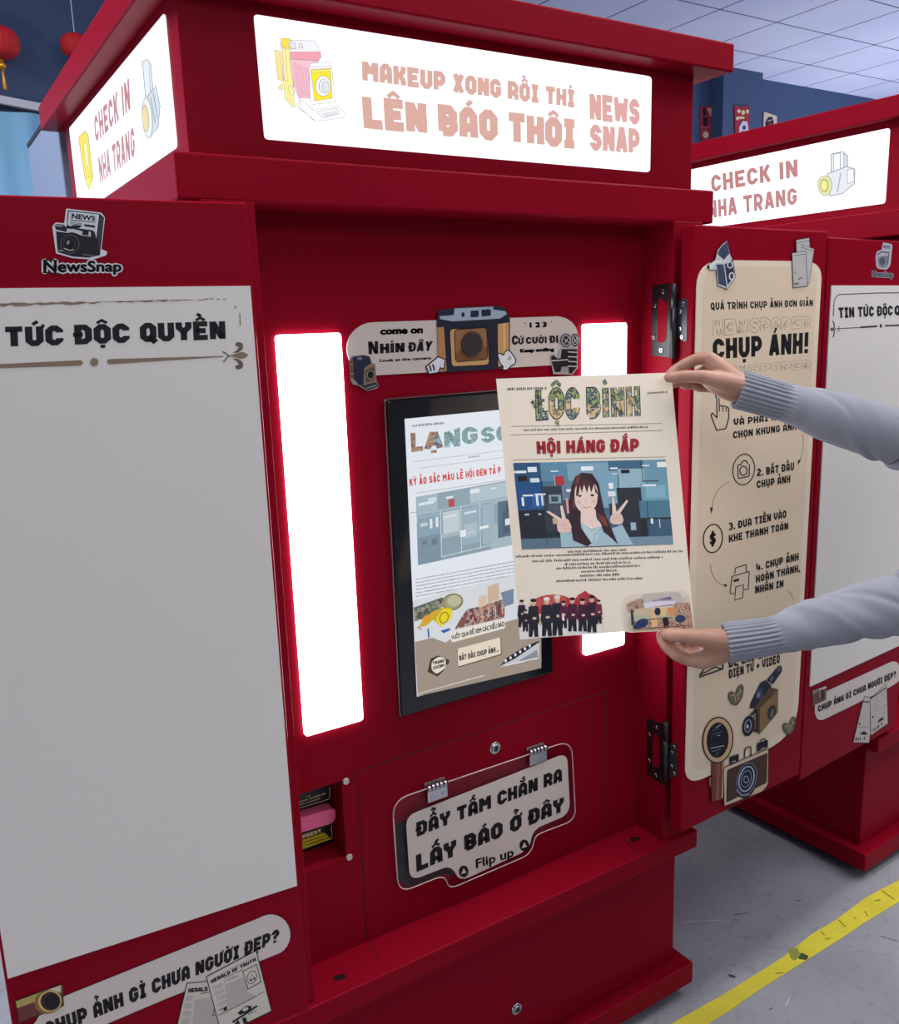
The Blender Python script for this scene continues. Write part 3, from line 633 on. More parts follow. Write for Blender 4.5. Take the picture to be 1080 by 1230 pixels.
def news_logo(pl, parent, fr, small=False):
    a = Art(pl, .0006).frame(*fr); WH = 'D9D7DC'
    a.poly(WH, rnd([(205, 290), (240, 245), (335, 255), (355, 95), (735, 140), (775, 190), (735, 535), (800, 560), (790, 600), (640, 648), (420, 630), (245, 580)], 14))
    a.poly('1B1C26', [(372, 112), (720, 152), (765, 195), (720, 600), (690, 600), (360, 300)]).poly('CFD3DC', [(385, 125), (712, 160), (680, 420), (370, 270)]).poly('3C3D48', [(722, 190), (758, 198), (712, 560), (698, 400)])
    a.text('15151B', 'NEWS', (415, 145), (672, 178), (668, 228), (412, 205), 'inter', .04).line('2B2B33', [(400, 218), (672, 245)], 8).line('2B2B33', [(400, 240), (530, 262)], 6).line('2B2B33', [(400, 258), (525, 275)], 6).poly('2B2B33', [(552, 262), (668, 278), (665, 305), (550, 285)])
    a.poly('191A23', rnd([(232, 275), (258, 262), (330, 268), (345, 290), (640, 330), (665, 350), (715, 600), (600, 625), (430, 615), (262, 565), (245, 340)], 12))
    a.poly('C3C7D0', [(232, 318), (362, 350), (360, 312), (440, 318), (530, 340), (620, 345), (622, 400), (520, 385), (420, 350), (368, 358), (238, 340)]).poly('191A23', [(530, 338), (598, 342), (596, 388), (530, 380)]).poly('8C92A0', rnd([(245, 272), (320, 272), (322, 290), (250, 292)], 8)).poly('191A23', [(370, 295), (440, 272), (525, 280), (500, 305), (440, 310)])
    a.ell('1B1B22', 430, 470, 112, 112).ring('5E5A60', 395, 480, 98, 98, 8).ell('100F14', 390, 480, 88, 95).ring('3F3D45', 388, 482, 62, 70, 7).ell('08080B', 388, 480, 48, 55).ell('8E93A2', 376, 462, 15, 24, 20).line('C9BFB0', [(330, 525), (390, 548), (440, 540)], 9).line('7C7F8A', [(530, 590), (660, 605)], 7).line('C9CBD2', [(268, 545), (320, 556)], 7)
    for w, c in ((.12, 'E9E7EB'), (.034, '0E0E12')): a.text(c, 'NewsSnap', (108, 652), (955, 665), (955, 778), (108, 788), 'inter', w, .032)
    # slab serifs of the wordmark
    for x, y in ((140, 652), (225, 655), (140, 788), (225, 795)): a.poly('0E0E12', [(x-34, y-9), (x+34, y-8), (x+34, y+8), (x-34, y+7)])
    a.build('wordmark_logo', parent)
news_logo(P_DL, DL, (40, 240, 9))
# question banner at the foot of the left door
def banner(pl, parent, fr, outline, txt, nm='slogan_banner'):
    a = Art(pl, .0006).frame(*fr); a.poly('D6CAC4', outline).line('3A2A2A', outline, 2.2, True); a.build(nm, parent); a = Art(pl, .0008).frame(*fr); a.text('131216', 'CHỤP ẢNH GÌ CHƯA NGƯỜI ĐẸP?', *txt, w=1.75); a.build('slogan_lettering', parent)
top = [(100, 470), (215, 387), (885, 118)]
banner(P_DL, DL, (0, 1060, 2.842), [(150, 420), (215, 388), (880, 121)]+arcpts(925, 178, 67, 71, -115, 62, 12)+[(560, 400), (200, 553)]+arcpts(152, 512, 48, 50, 110, 230, 8), ((150, 480), (953, 157), (950, 200), (160, 530)))
def old_camera(a, dx=0):
    a.poly('6B3A33', [(60, 400), (215, 347), (217, 415), (65, 475)]).poly('B4A15C', [(52, 402), (210, 345), (212, 372), (55, 428)]).poly('CFCBBE', [(135, 375), (205, 350), (207, 368), (138, 390)]).line('2A211E', [(52, 402), (210, 345), (217, 418), (65, 478)], 3, True)
    a.ell('8F6A3A', 165, 405, 48, 40, -15).ell('D8B878', 170, 403, 40, 36, -15).ell('3A2A24', 172, 403, 34, 32).ell('17161C', 176, 404, 25, 25)
    return a
a = Art(P_DL, .0014).frame(0, 1060, 2.842); old_camera(a); a.build('camera_sticker', DL)
def old_papers(pl, parent):
    a = Art(pl, .0014).frame(200, 1090, 6.353); PP = 'CFC8BC'; K = '1B1A1D'
    a.poly(PP, [(155, 575), (330, 558), (470, 985), (60, 985)]).line(K, [(155, 575), (330, 558), (470, 985), (60, 985)], 6, True)
    a.text(K, 'HERALD', (165, 615), (312, 600), (312, 632), (165, 645), w=1.9).greek(K, (260, 658), (330, 645), 14, 2)
    for k in range(5): a.poly('B9B5AD', [(150-k*12, 670+k*58), (200-k*6, 664+k*58), (195-k*6, 705+k*58), (142-k*12, 712+k*58)])
    a.poly('B9B2AC', [(215, 700), (345, 680), (420, 960), (190, 980)]).line(K, [(385, 810), (350, 820), (365, 765)], 5)
    Q = [(302, 525), (682, 325), (800, 785), (420, 970)]
    a.poly('D3CCC0', Q).line(K, Q, 7, True).text(K, 'HERALD OF TRUTH', (335, 550), (675, 378), (682, 402), (342, 575), w=1.9)
    a.line('6B6866', [(345, 545), (672, 362)], 3).greek(K, (440, 540), (575, 475), 12, 3).greek(K, (440, 565), (545, 520), 12, 4).line(K, [(580, 482), (685, 430), (720, 562), (620, 618)], 6, True)
    a.ring('2B2A2C', 650, 528, 34, 50, 5, 20).poly('2B2A2C', [(628, 560), (650, 505), (680, 540)]).ell('C5BEB4', 652, 530, 12, 16)
    for k in range(5): a.poly('BDB9B1', [(348+k*15, 595+k*42), (425+k*10, 570+k*42), (432+k*10, 598+k*42), (354+k*15, 625+k*42)])
    a.poly('BBB3AE', [(440, 590), (590, 520), (620, 640), (685, 670), (470, 770)]).line(K, [(395, 820), (690, 668)], 5).line(K, [(392, 780), (460, 752)], 4).poly(K, [(432, 765), (455, 745), (462, 775), (436, 785)])
    a.line(K, [(500, 870), (580, 820), (690, 745)], 14).poly(K, [(540, 800), (600, 745), (650, 745), (640, 780), (560, 815)]).ell('CFC8BC', 600, 770, 24, 14, -25).poly(K, [(515, 885), (545, 850), (560, 885)]).poly(K, [(575, 840), (600, 830), (618, 870), (585, 882)]).greek(K, (620, 815), (680, 788), 14, 6).greek(K, (695, 665), (735, 645), 10, 7)
    a.build('newspaper_sticker', parent)
old_papers(P_DL, DL)

# ------------------------------------------------------------------ instruction poster on the right door
po = rnd([(838, 312), (988, 314), (957, 884), (823, 945)], [34, 22, 40, 24], 8)
pe = sheet(P_DR.off(.0025), po, .002, POSTEDGE, 'instruction_poster', DR)
a = Art(P_DR, .0026).frame(0, 0, 1); a.poly(POSTER, rnd([(844, 320), (981, 321), (951, 876), (830, 930)], [30, 20, 36, 20], 8))
K = '1A191C'
a.frame(840, 275, 7.027).text(K, 'QUÁ TRÌNH CHỤP ẢNH ĐƠN GIẢN', (85, 622), (950, 598), (950, 652), (88, 685), 'round', 1.4).text(K, 'CHỤP ẢNH!', (105, 932), (915, 872), (910, 1048), (108, 1100), 'round', 1.6)
def hollow(y0a, y0b, y1a, y1b):
    q = ((105, y0a), (928, y0b), (922, y1b), (108, y1a)); a.text('4A3F37', 'NEWSPAPER', *q, w=1.7); a.text(POSTER, 'NEWSPAPER', *q, w=1.42)
hollow(768, 738, 905, 830); hollow(1165, 1105, 1225, 1185)
a.frame(840, 470, 7.714).text(K, 'VÀ PHẢI NHẤN', (308, 252), (850, 195), (850, 250), (310, 318)).text(K, 'CHỌN KHUNG ẢNH', (303, 372), (890, 292), (890, 355), (303, 438))
a.line(K, [(130, 20), (150, 60), (155, 245), (110, 200), (98, 222), (150, 360), (235, 345), (262, 250), (262, 155), (238, 140), (170, 130)], 11).line(K, [(172, 60), (176, 190)], 10).line(K, [(208, 140), (210, 190)], 9).line(K, [(238, 150), (238, 190)], 9)
a.frame(810, 480, 4)
a.line(K, [(612, 165), (616, 210), (606, 265), (596, 300)], 1.6).poly(K, [(588, 292), (604, 286), (590, 314)])
a.ring(K, 328, 335, 52, 74, 5, 8).line(K, rnd([(300, 312), (316, 312), (322, 294), (342, 292), (346, 308), (356, 310), (354, 368), (302, 378)], 6), 5, True).ring(K, 327, 341, 17, 22, 5)
a.text(K, '2. BẮT ĐẦU', (392, 332), (570, 300), (570, 338), (393, 368)).text(K, 'CHỤP ẢNH', (390, 390), (552, 362), (552, 397), (392, 425))
a.line(K, [(260, 394), (228, 408), (200, 440), (182, 480), (174, 525)], 1.8).poly(K, [(166, 518), (180, 516), (174, 550)])
a.text(K, '3. ĐƯA TIỀN VÀO', (256, 592), (533, 530), (533, 566), (257, 628)).text(K, 'KHE THANH TOÁN', (256, 650), (542, 588), (542, 622), (257, 686))
a.ring(K, 180, 666, 46, 68, 6, 6).text(K, '$', (165, 640), (194, 634), (194, 694), (165, 700))
a.line(K, [(168, 790), (174, 830), (192, 865), (218, 885), (240, 892)], 2).poly(K, [(234, 884), (252, 890), (236, 900)])
a.line(K, [(284, 838), (290, 806), (340, 792), (340, 826)], 4).line(K, [(262, 930), (272, 848), (355, 824), (350, 908), (330, 912)], 4).line(K, [(262, 930), (284, 930)], 4).poly(K, [(280, 864), (306, 857), (306, 868), (280, 876)]).line(K, [(290, 898), (328, 888), (322, 950), (285, 963)], 4, True)
a.text(K, '4. CHỤP ẢNH', (388, 787), (592, 735), (592, 770), (390, 822)).text(K, 'HOÀN THÀNH,', (386, 844), (600, 790), (600, 824), (388, 878)).text(K, 'NHẤN IN', (383, 895), (520, 865), (518, 898), (384, 930))
a.line(K, [(538, 914), (556, 932), (566, 956)], 1.8)
a.frame(760, 740, 3.375).text(K, 'ĐỂ LẤY LƯU', (385, 172), (560, 122), (560, 158), (386, 208)).text(K, 'ĐIỆN TỬ + VIDEO', (385, 217), (592, 153), (592, 188), (386, 252)).line(K, [(265, 246), (360, 212), (362, 185), (300, 190), (266, 240)], 6).line(K, [(270, 236), (330, 205), (355, 212)], 5)
a.build('poster_print', DR)
a = Art(P_DR, .0038).frame(840, 275, 7.027)      # stickers at the top of the poster
NV = '3C4A66'
a.poly('C9CBCF', [(52, 310), (120, 262), (140, 180), (180, 130), (220, 100), (245, 210), (270, 265), (292, 400), (280, 430), (222, 510), (145, 480), (128, 345), (80, 350)])
a.poly(NV, [(140, 215), (152, 178), (185, 138), (220, 108), (240, 208), (195, 262)]).poly(NV, [(130, 300), (185, 300), (215, 490), (150, 465)]).poly('2D3850', [(200, 300), (265, 262), (285, 395), (225, 475)]).line(K, [(180, 140), (188, 255)], 4).line(K, [(190, 300), (215, 500)], 5)
a.line(K, [(52, 310), (120, 262), (140, 180), (180, 130), (220, 100), (245, 210), (270, 265), (292, 400), (280, 430), (222, 510), (145, 480), (128, 345), (80, 350)], 4, True).ring('DADCE0', 245, 305, 20, 26, 9).ring('DADCE0', 260, 400, 20, 28, 10).ell('3C4A66', 260, 400, 9, 14).poly('E4E4E4', [(60, 312), (125, 268), (180, 268), (182, 285), (130, 285), (85, 342)]).ell(K, 64, 322, 10, 14)
a.build('reflex_camera_sticker', DR); a = Art(P_DR, .0038).frame(840, 275, 7.027)
for Q in ([(803, 95), (915, 75), (920, 155), (905, 440), (810, 330)], [(845, 130), (957, 170), (912, 462), (870, 420)], [(768, 205), (885, 188), (900, 480), (780, 497)]): a.poly('BEBCBA', Q).line(K, Q, 4.5, True)
a.line(K, [(803, 122), (916, 100)], 4).line(K, [(770, 230), (886, 212)], 4).line(K, [(850, 155), (955, 192)], 4).ell(K, 795, 368, 5, 6).line(K, [(818, 432), (840, 412), (862, 420)], 6).greek(K, (790, 476), (835, 468), 22, 3).line('7A7876', [(868, 260), (868, 305)], 3)
a.build('folded_newspapers_sticker', DR)
nart = lambda: Art(P_DR, .0038).frame(830, 790, 6.47)       # camera pictures at the foot of the poster
for hx, hy, s in ((338, 285, 1.0), (752, 525, .85)):
    a = nart(); H = [(hx-62*s, hy+20*s), (hx-55*s, hy-22*s), (hx-28*s, hy-30*s), (hx-5*s, hy-8*s), (hx+18*s, hy-70*s), (hx+45*s, hy-88*s), (hx+62*s, hy-60*s), (hx+50*s, hy+20*s), (hx+10*s, hy+82*s), (hx-30*s, hy+75*s)]
    H = rnd(H, 20*s); a.poly('6F654F', H).line('2B2820', H, 4, True); a.line('B8AC8C', [(hx-40*s, hy+10*s), (hx-10*s, hy-5*s), (hx, hy+50*s)], 6).line('B8AC8C', [(hx+20*s, hy-55*s), (hx+40*s, hy-30*s), (hx+10*s, hy+5*s), (hx+25*s, hy+35*s)], 6); a.build('heart_sticker', DR)
a = nart(); a.poly('23273A', rnd([(575, 170), (672, 55), (695, 60), (698, 100), (625, 205)], 14)).poly('59617A', [(600, 165), (625, 130), (635, 150), (612, 185)]).poly('59617A', [(655, 85), (680, 65), (688, 90), (665, 110)])
a.poly('23273A', [(528, 190), (570, 168), (615, 215), (530, 385), (445, 390), (455, 340)]).poly('3A4260', [(515, 230), (550, 235), (545, 330), (490, 310)]).poly('7D828F', [(500, 270), (528, 262), (525, 300), (500, 305)]).poly('1F2130', [(575, 210), (610, 225), (590, 290), (560, 270)])
a.poly('5C4530', [(605, 225), (665, 240), (520, 385), (490, 375)]).poly('8C7046', [(520, 385), (665, 245), (660, 420), (522, 585)]).poly('6E5533', [(480, 385), (520, 388), (522, 588), (470, 565)]).line('1E1A18', [(520, 385), (665, 245), (660, 420), (522, 588)], 6, True).ell('33302E', 615, 420, 32, 58, 15).ell('6E6B66', 620, 425, 14, 34, 15)
a.ell('1A1B24', 435, 525, 46, 82, 10).ring('8E95A8', 432, 525, 24, 48, 8, 10).ell('C8CCD8', 428, 530, 9, 16).line('8E95A8', [(440, 430), (480, 420), (490, 480)], 6).line('1A1B24', [(455, 440), (500, 400), (505, 560), (470, 560)], 18)
a.build('cine_camera_sticker', DR); a = nart(); a.poly('7A3F30', [(150, 800), (250, 770), (245, 1090), (150, 1115)]).poly('93574A', [(195, 800), (215, 795), (205, 1095), (185, 1100)]).line('2A1613', [(150, 800), (150, 1115)], 6).line('D8C2A8', [(240, 800), (232, 1085)], 9).line('5A2A22', [(170, 850), (165, 1080)], 6).poly('8B6B50', [(130, 930), (145, 925), (145, 1000), (135, 1000)])
a.ell('1F1A1A', 198, 635, 122, 182, 4).ell('CFAE88', 198, 635, 112, 172, 4).ell('1B1B1E', 196, 635, 86, 138, 4).ell('10131F', 196, 637, 78, 128, 4)
for k in range(9): y = 525+k*27; w = 60*math.sqrt(max(.05, 1-((y-637)/125)**2)); a.line('6D7F9E' if k % 3 else 'C9CED6', [(196-w+R_.uniform(0, 20), y+12), (196+w*R_.uniform(.1, 1), y-10)], 5)
a.poly('10131F', [(150, 610), (260, 590), (260, 665), (150, 690)])
a.build('round_flash_sticker', DR); a = nart(); a.z += .0008; a.poly('191716', rnd([(285, 765), (360, 742), (358, 805), (290, 825)], 5)).poly('191716', rnd([(500, 660), (585, 632), (585, 690), (500, 725)], 5)).line('191716', [(528, 650), (532, 632), (562, 622), (566, 640)], 7).line('2A1E1A', rnd([(402, 770), (408, 700), (450, 682), (456, 755)], 14), 9).line('B7AFA5', [(305, 805), (335, 795)], 8).line('B7AFA5', [(530, 705), (560, 692)], 8)
Q = rnd([(238, 850), (590, 700), (585, 985), (540, 1035), (245, 1148)], [22, 12, 24, 10, 12]); a.poly('D3BFA4', Q).line('1E1715', Q, 6, True)
Q = rnd([(268, 868), (580, 735), (572, 965), (440, 1030), (262, 1118)], [20, 8, 14, 4, 8]); a.poly('4B2E26', Q).line('2A1A16', Q, 4, True)
a.ell('15161C', 418, 948, 84, 142, 14).ring('6F7A92', 420, 935, 74, 125, 7, 14).ring('B8C4DC', 418, 935, 56, 98, 9, 14).ring('6F86B4', 416, 935, 38, 66, 8, 14).ell('0D0E14', 415, 935, 24, 44, 14).ring('AFB7C6', 415, 940, 18, 26, 6).line('8D97AB', [(340, 1020), (380, 1065), (440, 1055)], 10)
a.build('box_camera_sticker', DR)

# ------------------------------------------------------------------ second booth's door
P2 = P_D2
u1, z1 = uz(P2, A_2, U_2, 994, 343); u2, z2 = uz(P2, A_2, U_2, 975, 823)
board(D2, P2, A_2, U_2, max(.004, (u1+u2)/2), .418, z2, z1)
a = Art(P2, .0033).frame(980, 270, 4.92)
a.text('26242A', 'TIN TỨC ĐỘC', (125, 490), (445, 478), (445, 535), (128, 552), w=1.55).text('26242A', 'QUYỀN', (458, 478), (640, 468), (640, 525), (458, 534), w=1.55)
a.line('4A4648', [(95, 540), (100, 450), (112, 425), (130, 412), (350, 404), (680, 398)], 5).line('4A4648', [(80, 617), (130, 614), (250, 607), (355, 599)], 4.5).line('3A3638', [(255, 606), (355, 600)], 10).ell('3A3638', 376, 598, 7, 12).line('3A3638', [(400, 597), (680, 586)], 9).line('4A4648', [(128, 598), (128, 632)], 4)
for s in (-1, 1): a.line('4A4648', [(92, 617), (102, 617+s*12), (98, 617+s*38), (90, 617+s*48)], 6); a.line('4A4648', [(78, 617), (90, 617+s*10)], 6)
a.build('board_lettering', D2)
a = Art(P2, .0006).frame(980, 270, 4.92)
a.poly('AEB2BC', rnd([(352, 185), (360, 155), (388, 150), (395, 103), (452, 115), (440, 240), (420, 265), (368, 262), (355, 245)], 12)).poly('7C7F8A', rnd([(360, 192), (412, 180), (432, 190), (425, 240), (410, 255), (372, 252)], 8)).text('3A3B45', 'NEWS', (400, 118), (440, 124), (436, 145), (396, 138), 'inter').line('3A3B45', [(362, 178), (388, 160), (430, 165)], 7).ell('55565F', 392, 215, 18, 24).line('55565F', [(430, 160), (424, 235)], 6)
for w, c in ((.1, 'AEB2BC'), (.02, '4A3A48')): a.text(c, 'NewsSnap', (332, 272), (458, 278), (456, 312), (332, 308), 'inter', w, .02)
a.build('wordmark_logo', D2)
banner(P2, D2, (970, 780, 8.786), rnd([(75, 560), (110, 480), (890, 125), (960, 130), (985, 330), (840, 415), (130, 760), (75, 700)], [30, 20, 20, 55, 70, 20, 60, 50]), ((105, 600), (932, 225), (930, 290), (112, 660)))
a = Art(P2, .0014).frame(970, 780, 8.786)
a.poly('6A4A44', [(45, 430), (195, 380), (190, 530), (45, 595)]).poly('9A8A78', [(50, 440), (195, 385), (195, 410), (55, 470)]).ell('3A2C2A', 135, 470, 38, 58).ell('8A7260', 125, 470, 14, 50).line('D3CCC2', [(110, 425), (190, 395)], 16)
a.build('camera_sticker', D2); a = Art(P2, .0014).frame(970, 780, 8.786)
for Q in ([(580, 545), (600, 492), (655, 505), (660, 870), (645, 985), (478, 980)], [(655, 520), (830, 350), (845, 780), (665, 905)]): a.poly('BFB9B4', Q).line('2A2628', Q, 5, True)
a.line('2A2628', [(580, 548), (650, 555)], 12).line('2A2628', [(658, 520), (828, 400)], 10).line('4A4648', [(525, 815), (650, 825)], 4).line('4A4648', [(780, 610), (835, 580)], 4).ell(K, 545, 785, 7, 14).ell(K, 685, 712, 8, 14).poly(K, [(540, 895), (590, 858), (628, 885), (620, 900)]).poly(K, [(725, 780), (755, 730), (800, 712), (795, 740)]).greek(K, (500, 960), (610, 950), 40, 8).greek(K, (685, 870), (790, 790), 40, 9).line('8A8482', [(715, 495), (720, 690)], 3)
a.build('newspaper_sticker', D2)

# ------------------------------------------------------------------ fittings of the near booth
R_ = random.Random(11)
P0 = PY(1.275)
# touchscreen
mb = MB(); mb.box(.670, 1.006, 1.262, 1.276, .837, 1.389, surf('black_glass_bezel', '0D1016', .12, .02, 5, spec=.6), .004, 3)
TS = mb.build('touchscreen', B1)
mb = MB(); mb.box(.6685, 1.0075, 1.268, 1.2755, .8355, 1.3905, surf('screen_edge_metal', 'A9A4A2', .3, metal=1.0), .004, 3); mb.build('screen_rim', TS)
PS = PY(1.2612)
SB = glow('E9EFF7', .86)
mb = MB(); mb.box(.7005, .976, 1.2613, 1.2622, .868, 1.356, SB); DSP = mb.build('display', TS)
a = Art(PS, 1e-4, emit=.85).frame(480, 490, 8.308)
a.greek('33405C', (125, 190), (440, 162), 24, 4, wl=(3, 5))
CL1 = collage('masthead_street_photo', ['2E2F36', '8A6A58', 'C49A78', '5D6670', '98B7C8', 'A9C4CE'], 60, .8); CL2 = collage('masthead_landscape_photo', ['7FB2D8', '9CC4DC', '7E9AA0', '8FB3B4', '6F8A7C', 'A7CBE6'], 45, .85)
def mast(c, s, TL, TR, BR, BL, w=.06): a.text(c, s, TL, TR, BR, BL, 'round', 1.5)
mast(CL1, 'L', (110, 250), (232, 238), (235, 425), (118, 440)); mast(CL1, 'Ạ', (250, 245), (428, 235), (432, 396), (250, 415)); mast(CL2, 'N', (445, 245), (600, 195), (605, 382), (448, 395)); mast(CL2, 'G', (622, 195), (775, 185), (778, 350), (625, 365)); mast(CL2, 'S', (812, 200), (940, 182), (948, 340), (818, 352))
mast(CL2, 'ƠN', (965, 180), (1240, 150), (1245, 300), (970, 335))
a.line('4A4F5A', [(140, 538), (1300, 390)], 2.5).line('4A4F5A', [(190, 603), (1300, 458)], 2.5).line('6A4A50', [(158, 853), (1300, 680)], 3).greek('5A606C', (680, 500), (800, 485), 14, 2)
a.text('D8352E', 'KỲ ẢO SẮC MÀU LỄ HỘI ĐÈN TẢ P', (95, 708), (1010, 585), (1012, 650), (100, 780), 'round', 1.3)
a.build('screen_headlines', TS)
a = Art(PS, 1e-4, emit=.85).frame(440, 460, 4.909)
def lerpq(Q, u, v): p = [np.array(q, float) for q in Q]; return tuple((p[0]*(1-u)+p[1]*u)*(1-v)+(p[3]*(1-u)+p[2]*u)*v)
Q = [(292, 672), (1000, 545), (1000, 925), (305, 1075)]
def rq(u0, v0, u1, v1): return [lerpq(Q, *k) for k in ((u0, v0), (u1, v0), (u1, v1), (u0, v1))]
for c, r in (('A9BFCA', (0, 0, 1, 1)), ('8FA9B8', (0, .32, 1, .62)), ('93AAB6', (.18, 0, .75, .25)), ('B7CAD3', (.45, .02, 1, .24)), ('7F98A8', (0, .6, .2, 1)), ('8FA5B2', (.2, .68, .62, 1)), ('C7D5DC', (.22, .3, .36, .62)), ('9DB7C4', (.38, .3, .52, .85)), ('B3C6CF', (.4, .55, .5, .75)), ('A3BBC7', (.55, .28, .65, .9)), ('5E7484', (.68, .3, .9, .85)), ('4F6475', (.72, .45, 1, .8)), ('D8E4EA', (.1, .05, .17, .12)), ('E8F0F4', (.25, .08, .31, .11)), ('E8F0F4', (.45, .04, .53, .1)), ('E8F0F4', (.62, .07, .67, .09)), ('E4EEF3', (.02, .1, .15, .14)), ('C04A50', (.27, .13, .32, .24)), ('8FA9B8', (0, .28, .62, .30)), ('E9F1F5', (.11, .36, .13, .5)), ('E9F1F5', (.16, .35, .18, .5)), ('CBD8DF', (.03, .4, .09, .45)), ('DDE7EC', (.22, .36, .34, .39)), ('DDE7EC', (.4, .36, .5, .39)), ('F0F5F8', (.36, .62, .41, .72)), ('F0F5F8', (.53, .62, .6, .66)), ('C3D2DA', (.42, .66, .49, .69)), ('6B8090', (.04, .66, .08, .72)), ('6B8090', (.12, .66, .17, .75)), ('E5EEF2', (.74, .58, .78, .68))): a.poly(c, rq(*r))
for u in (.2, .37, .53): a.line('DCE6EC', [lerpq(Q, u, .25), lerpq(Q, u, .95)], 4)
a.line('DCE6EC', [lerpq(Q, .2, .95), lerpq(Q, .62, .93)], 4).poly('41566A', rnd(rq(.75, .3, .95, .5), 30))
a.line('D9DEE6', rnd([(255, 770), (290, 760), (300, 820), (280, 850), (258, 830)], 10), 4, True).line('8A929E', [(258, 765), (300, 760)], 3)
a.build('screen_photograph', TS)
a = Art(PS, 1e-4, emit=.82).frame(440, 660, 4.154)
for k in range(6): y = 152+k*17; a.greek('4A5563', (248, y), (860, y-112), 6.5, 20+k, wl=(3, 9))
a.poly('A8988A', [(232, 260), (410, 215), (873, 96), (873, 470), (873, 592), (256, 732)])
a.poly('E1E4E8', [(234, 255), (420, 205), (873, 92), (873, 310), (430, 440), (395, 465), (330, 440), (241, 462)])
a.poly('5C6B74', [(236, 290), (380, 238), (372, 282), (330, 320), (240, 352)])
FOL = collage('screen_foliage', ['2F3A3E', '55605A', '7C8272', 'B9B7A0', '3E474A'], 130, .7); a.poly(FOL, [(236, 300), (300, 275), (385, 240), (380, 285), (330, 330), (240, 360)])
a.ell('A9A582', 430, 262, 55, 42, -15).ell('C6C4A0', 440, 255, 36, 28, -15).ring('6E7556', 430, 262, 48, 38, 5, -15)
a.poly('D9B42F', [(260, 390), (285, 345), (330, 310), (380, 290), (428, 290), (425, 340), (370, 385), (335, 350), (300, 380)]).poly('F0DC2A', rnd([(345, 345), (385, 292), (430, 300), (425, 345), (368, 388)], 14)).ring('A98C1F', 388, 340, 20, 28, 6, 20).ell('E5A53A', 300, 345, 24, 16, -35).line('8B6B2A', [(255, 385), (275, 400)], 5).poly('3766B0', [(370, 405), (415, 392), (420, 402), (385, 418)]).line('3A5FA0', [(308, 395), (312, 440)], 8)
BLD = collage('screen_buildings', ['7A3C34', 'A8604E', '4A4650', 'C9B0A0', '8E2F2C', '3F4A5A'], 75, .8); a.poly(BLD, [(470, 345), (500, 300), (560, 285), (690, 245), (690, 340), (440, 398)])
a.poly('E2C7B2', [(560, 235), (600, 225), (600, 280), (560, 290)]).poly('D9BBA5', [(605, 185), (660, 165), (665, 250), (605, 268)]).poly('C98A7A', [(560, 300), (640, 270), (640, 285), (560, 318)]).poly('7C8FA5', [(670, 215), (735, 195), (735, 270), (690, 285)])
for k in range(7): a.line('3E3C46' if k % 2 else 'D6C3B6', [(575+k*17, 300-k*5), (578+k*17, 350-k*5)], 5)
a.poly('F1EBDF', rnd([(414, 415), (690, 343), (694, 392), (425, 465)], 12)).text('1B1A1E', 'VUỐT QUA ĐỂ XEM CÁC KIỂU BÁO', (422, 430), (688, 358), (690, 382), (426, 450), 'inter', .04)
a.line('6B5644', rnd([(455, 498), (670, 440), (673, 524), (460, 586)], 6), 5, True).poly('EFE3CD', rnd([(455, 495), (668, 438), (671, 520), (458, 583)], 6)).text('1B1A1E', 'BẮT ĐẦU CHỤP ẢNH...', (462, 530), (662, 482), (662, 508), (464, 556), w=1.5)
a.poly('4A3B30', [(305, 610), (320, 545), (355, 528), (395, 545), (414, 550), (410, 570), (395, 580), (385, 605), (355, 634)]).poly('F1E6D2', rnd([(325, 560), (360, 533), (396, 545), (395, 590), (350, 622), (325, 600)], 14)).text('1B1A1E', 'TRANG', (330, 560), (388, 546), (388, 562), (332, 576), w=1.6).text('1B1A1E', 'CHÍNH', (332, 584), (388, 568), (388, 584), (334, 600), w=1.6)
a.poly('C9CDD2', [(665, 588), (740, 530), (862, 460), (862, 545)]).poly('23262C', [(668, 580), (700, 540), (780, 490), (860, 455), (862, 462), (740, 545)])
for k in range(6): a.ell('E3E5E8', 695+k*24, 555-k*15, 6, 8)
a.poly('8E9499', [(760, 555), (850, 500), (858, 540), (800, 560)]).line('F0F2F4', [(690, 580), (855, 540)], 5)
a.greek('EDEFF2', (258, 722), (585, 632), 8, 9, wl=(3, 8))
a.build('screen_buttons', TS)
# camera plaque above the screen
PQ = PY(1.2718)
PQo = sheet(PQ, [(690+0*0, 0)] and (arcpts(449, 419, 32, 32, 90, 270, 14)+arcpts(668, 402, 26, 22, 270, 360, 10)+[(694, 437)]), .0035, PLAQUE, 'camera_plaque', B1)
a = Art(PQ).frame(410, 360, 7.2); K = '17161B'
a.text(K, 'come on', (335, 240), (708, 226), (706, 292), (335, 305), 'inter', .065).text(K, 'N', (232, 362), (318, 358), (318, 468), (238, 472), 'round', 1.5).text(K, 'HÌN', (335, 380), (545, 372), (545, 452), (337, 466), 'round', 1.7).text(K, 'ĐÂY', (585, 370), (792, 358), (775, 442), (585, 450), 'round', 1.6).text(K, 'Look at the camera', (330, 512), (778, 490), (778, 515), (332, 540), 'inter', .04)
a.frame(580, 370, 7.2).text(K, '1 2 3', (402, 125), (555, 118), (553, 165), (405, 172), 'inter', .075).line(K, [(355, 128), (368, 136)], 7).line(K, [(588, 122), (600, 114)], 7)
a.text(K, 'C', (250, 240), (305, 237), (305, 316), (252, 318), 'round', 1.6).text(K, 'Ứ', (305, 258), (352, 255), (352, 314), (307, 316), 'round', 1.6).text(K, 'CƯỜI', (372, 252), (552, 248), (552, 304), (374, 310), 'round', 1.6).text(K, 'ĐI', (578, 240), (650, 236), (650, 300), (580, 302), 'round', 1.6).text(K, 'Keep smiling', (320, 352), (618, 340), (618, 372), (322, 388), 'inter', .075)
a.build('plaque_lettering', PQo)
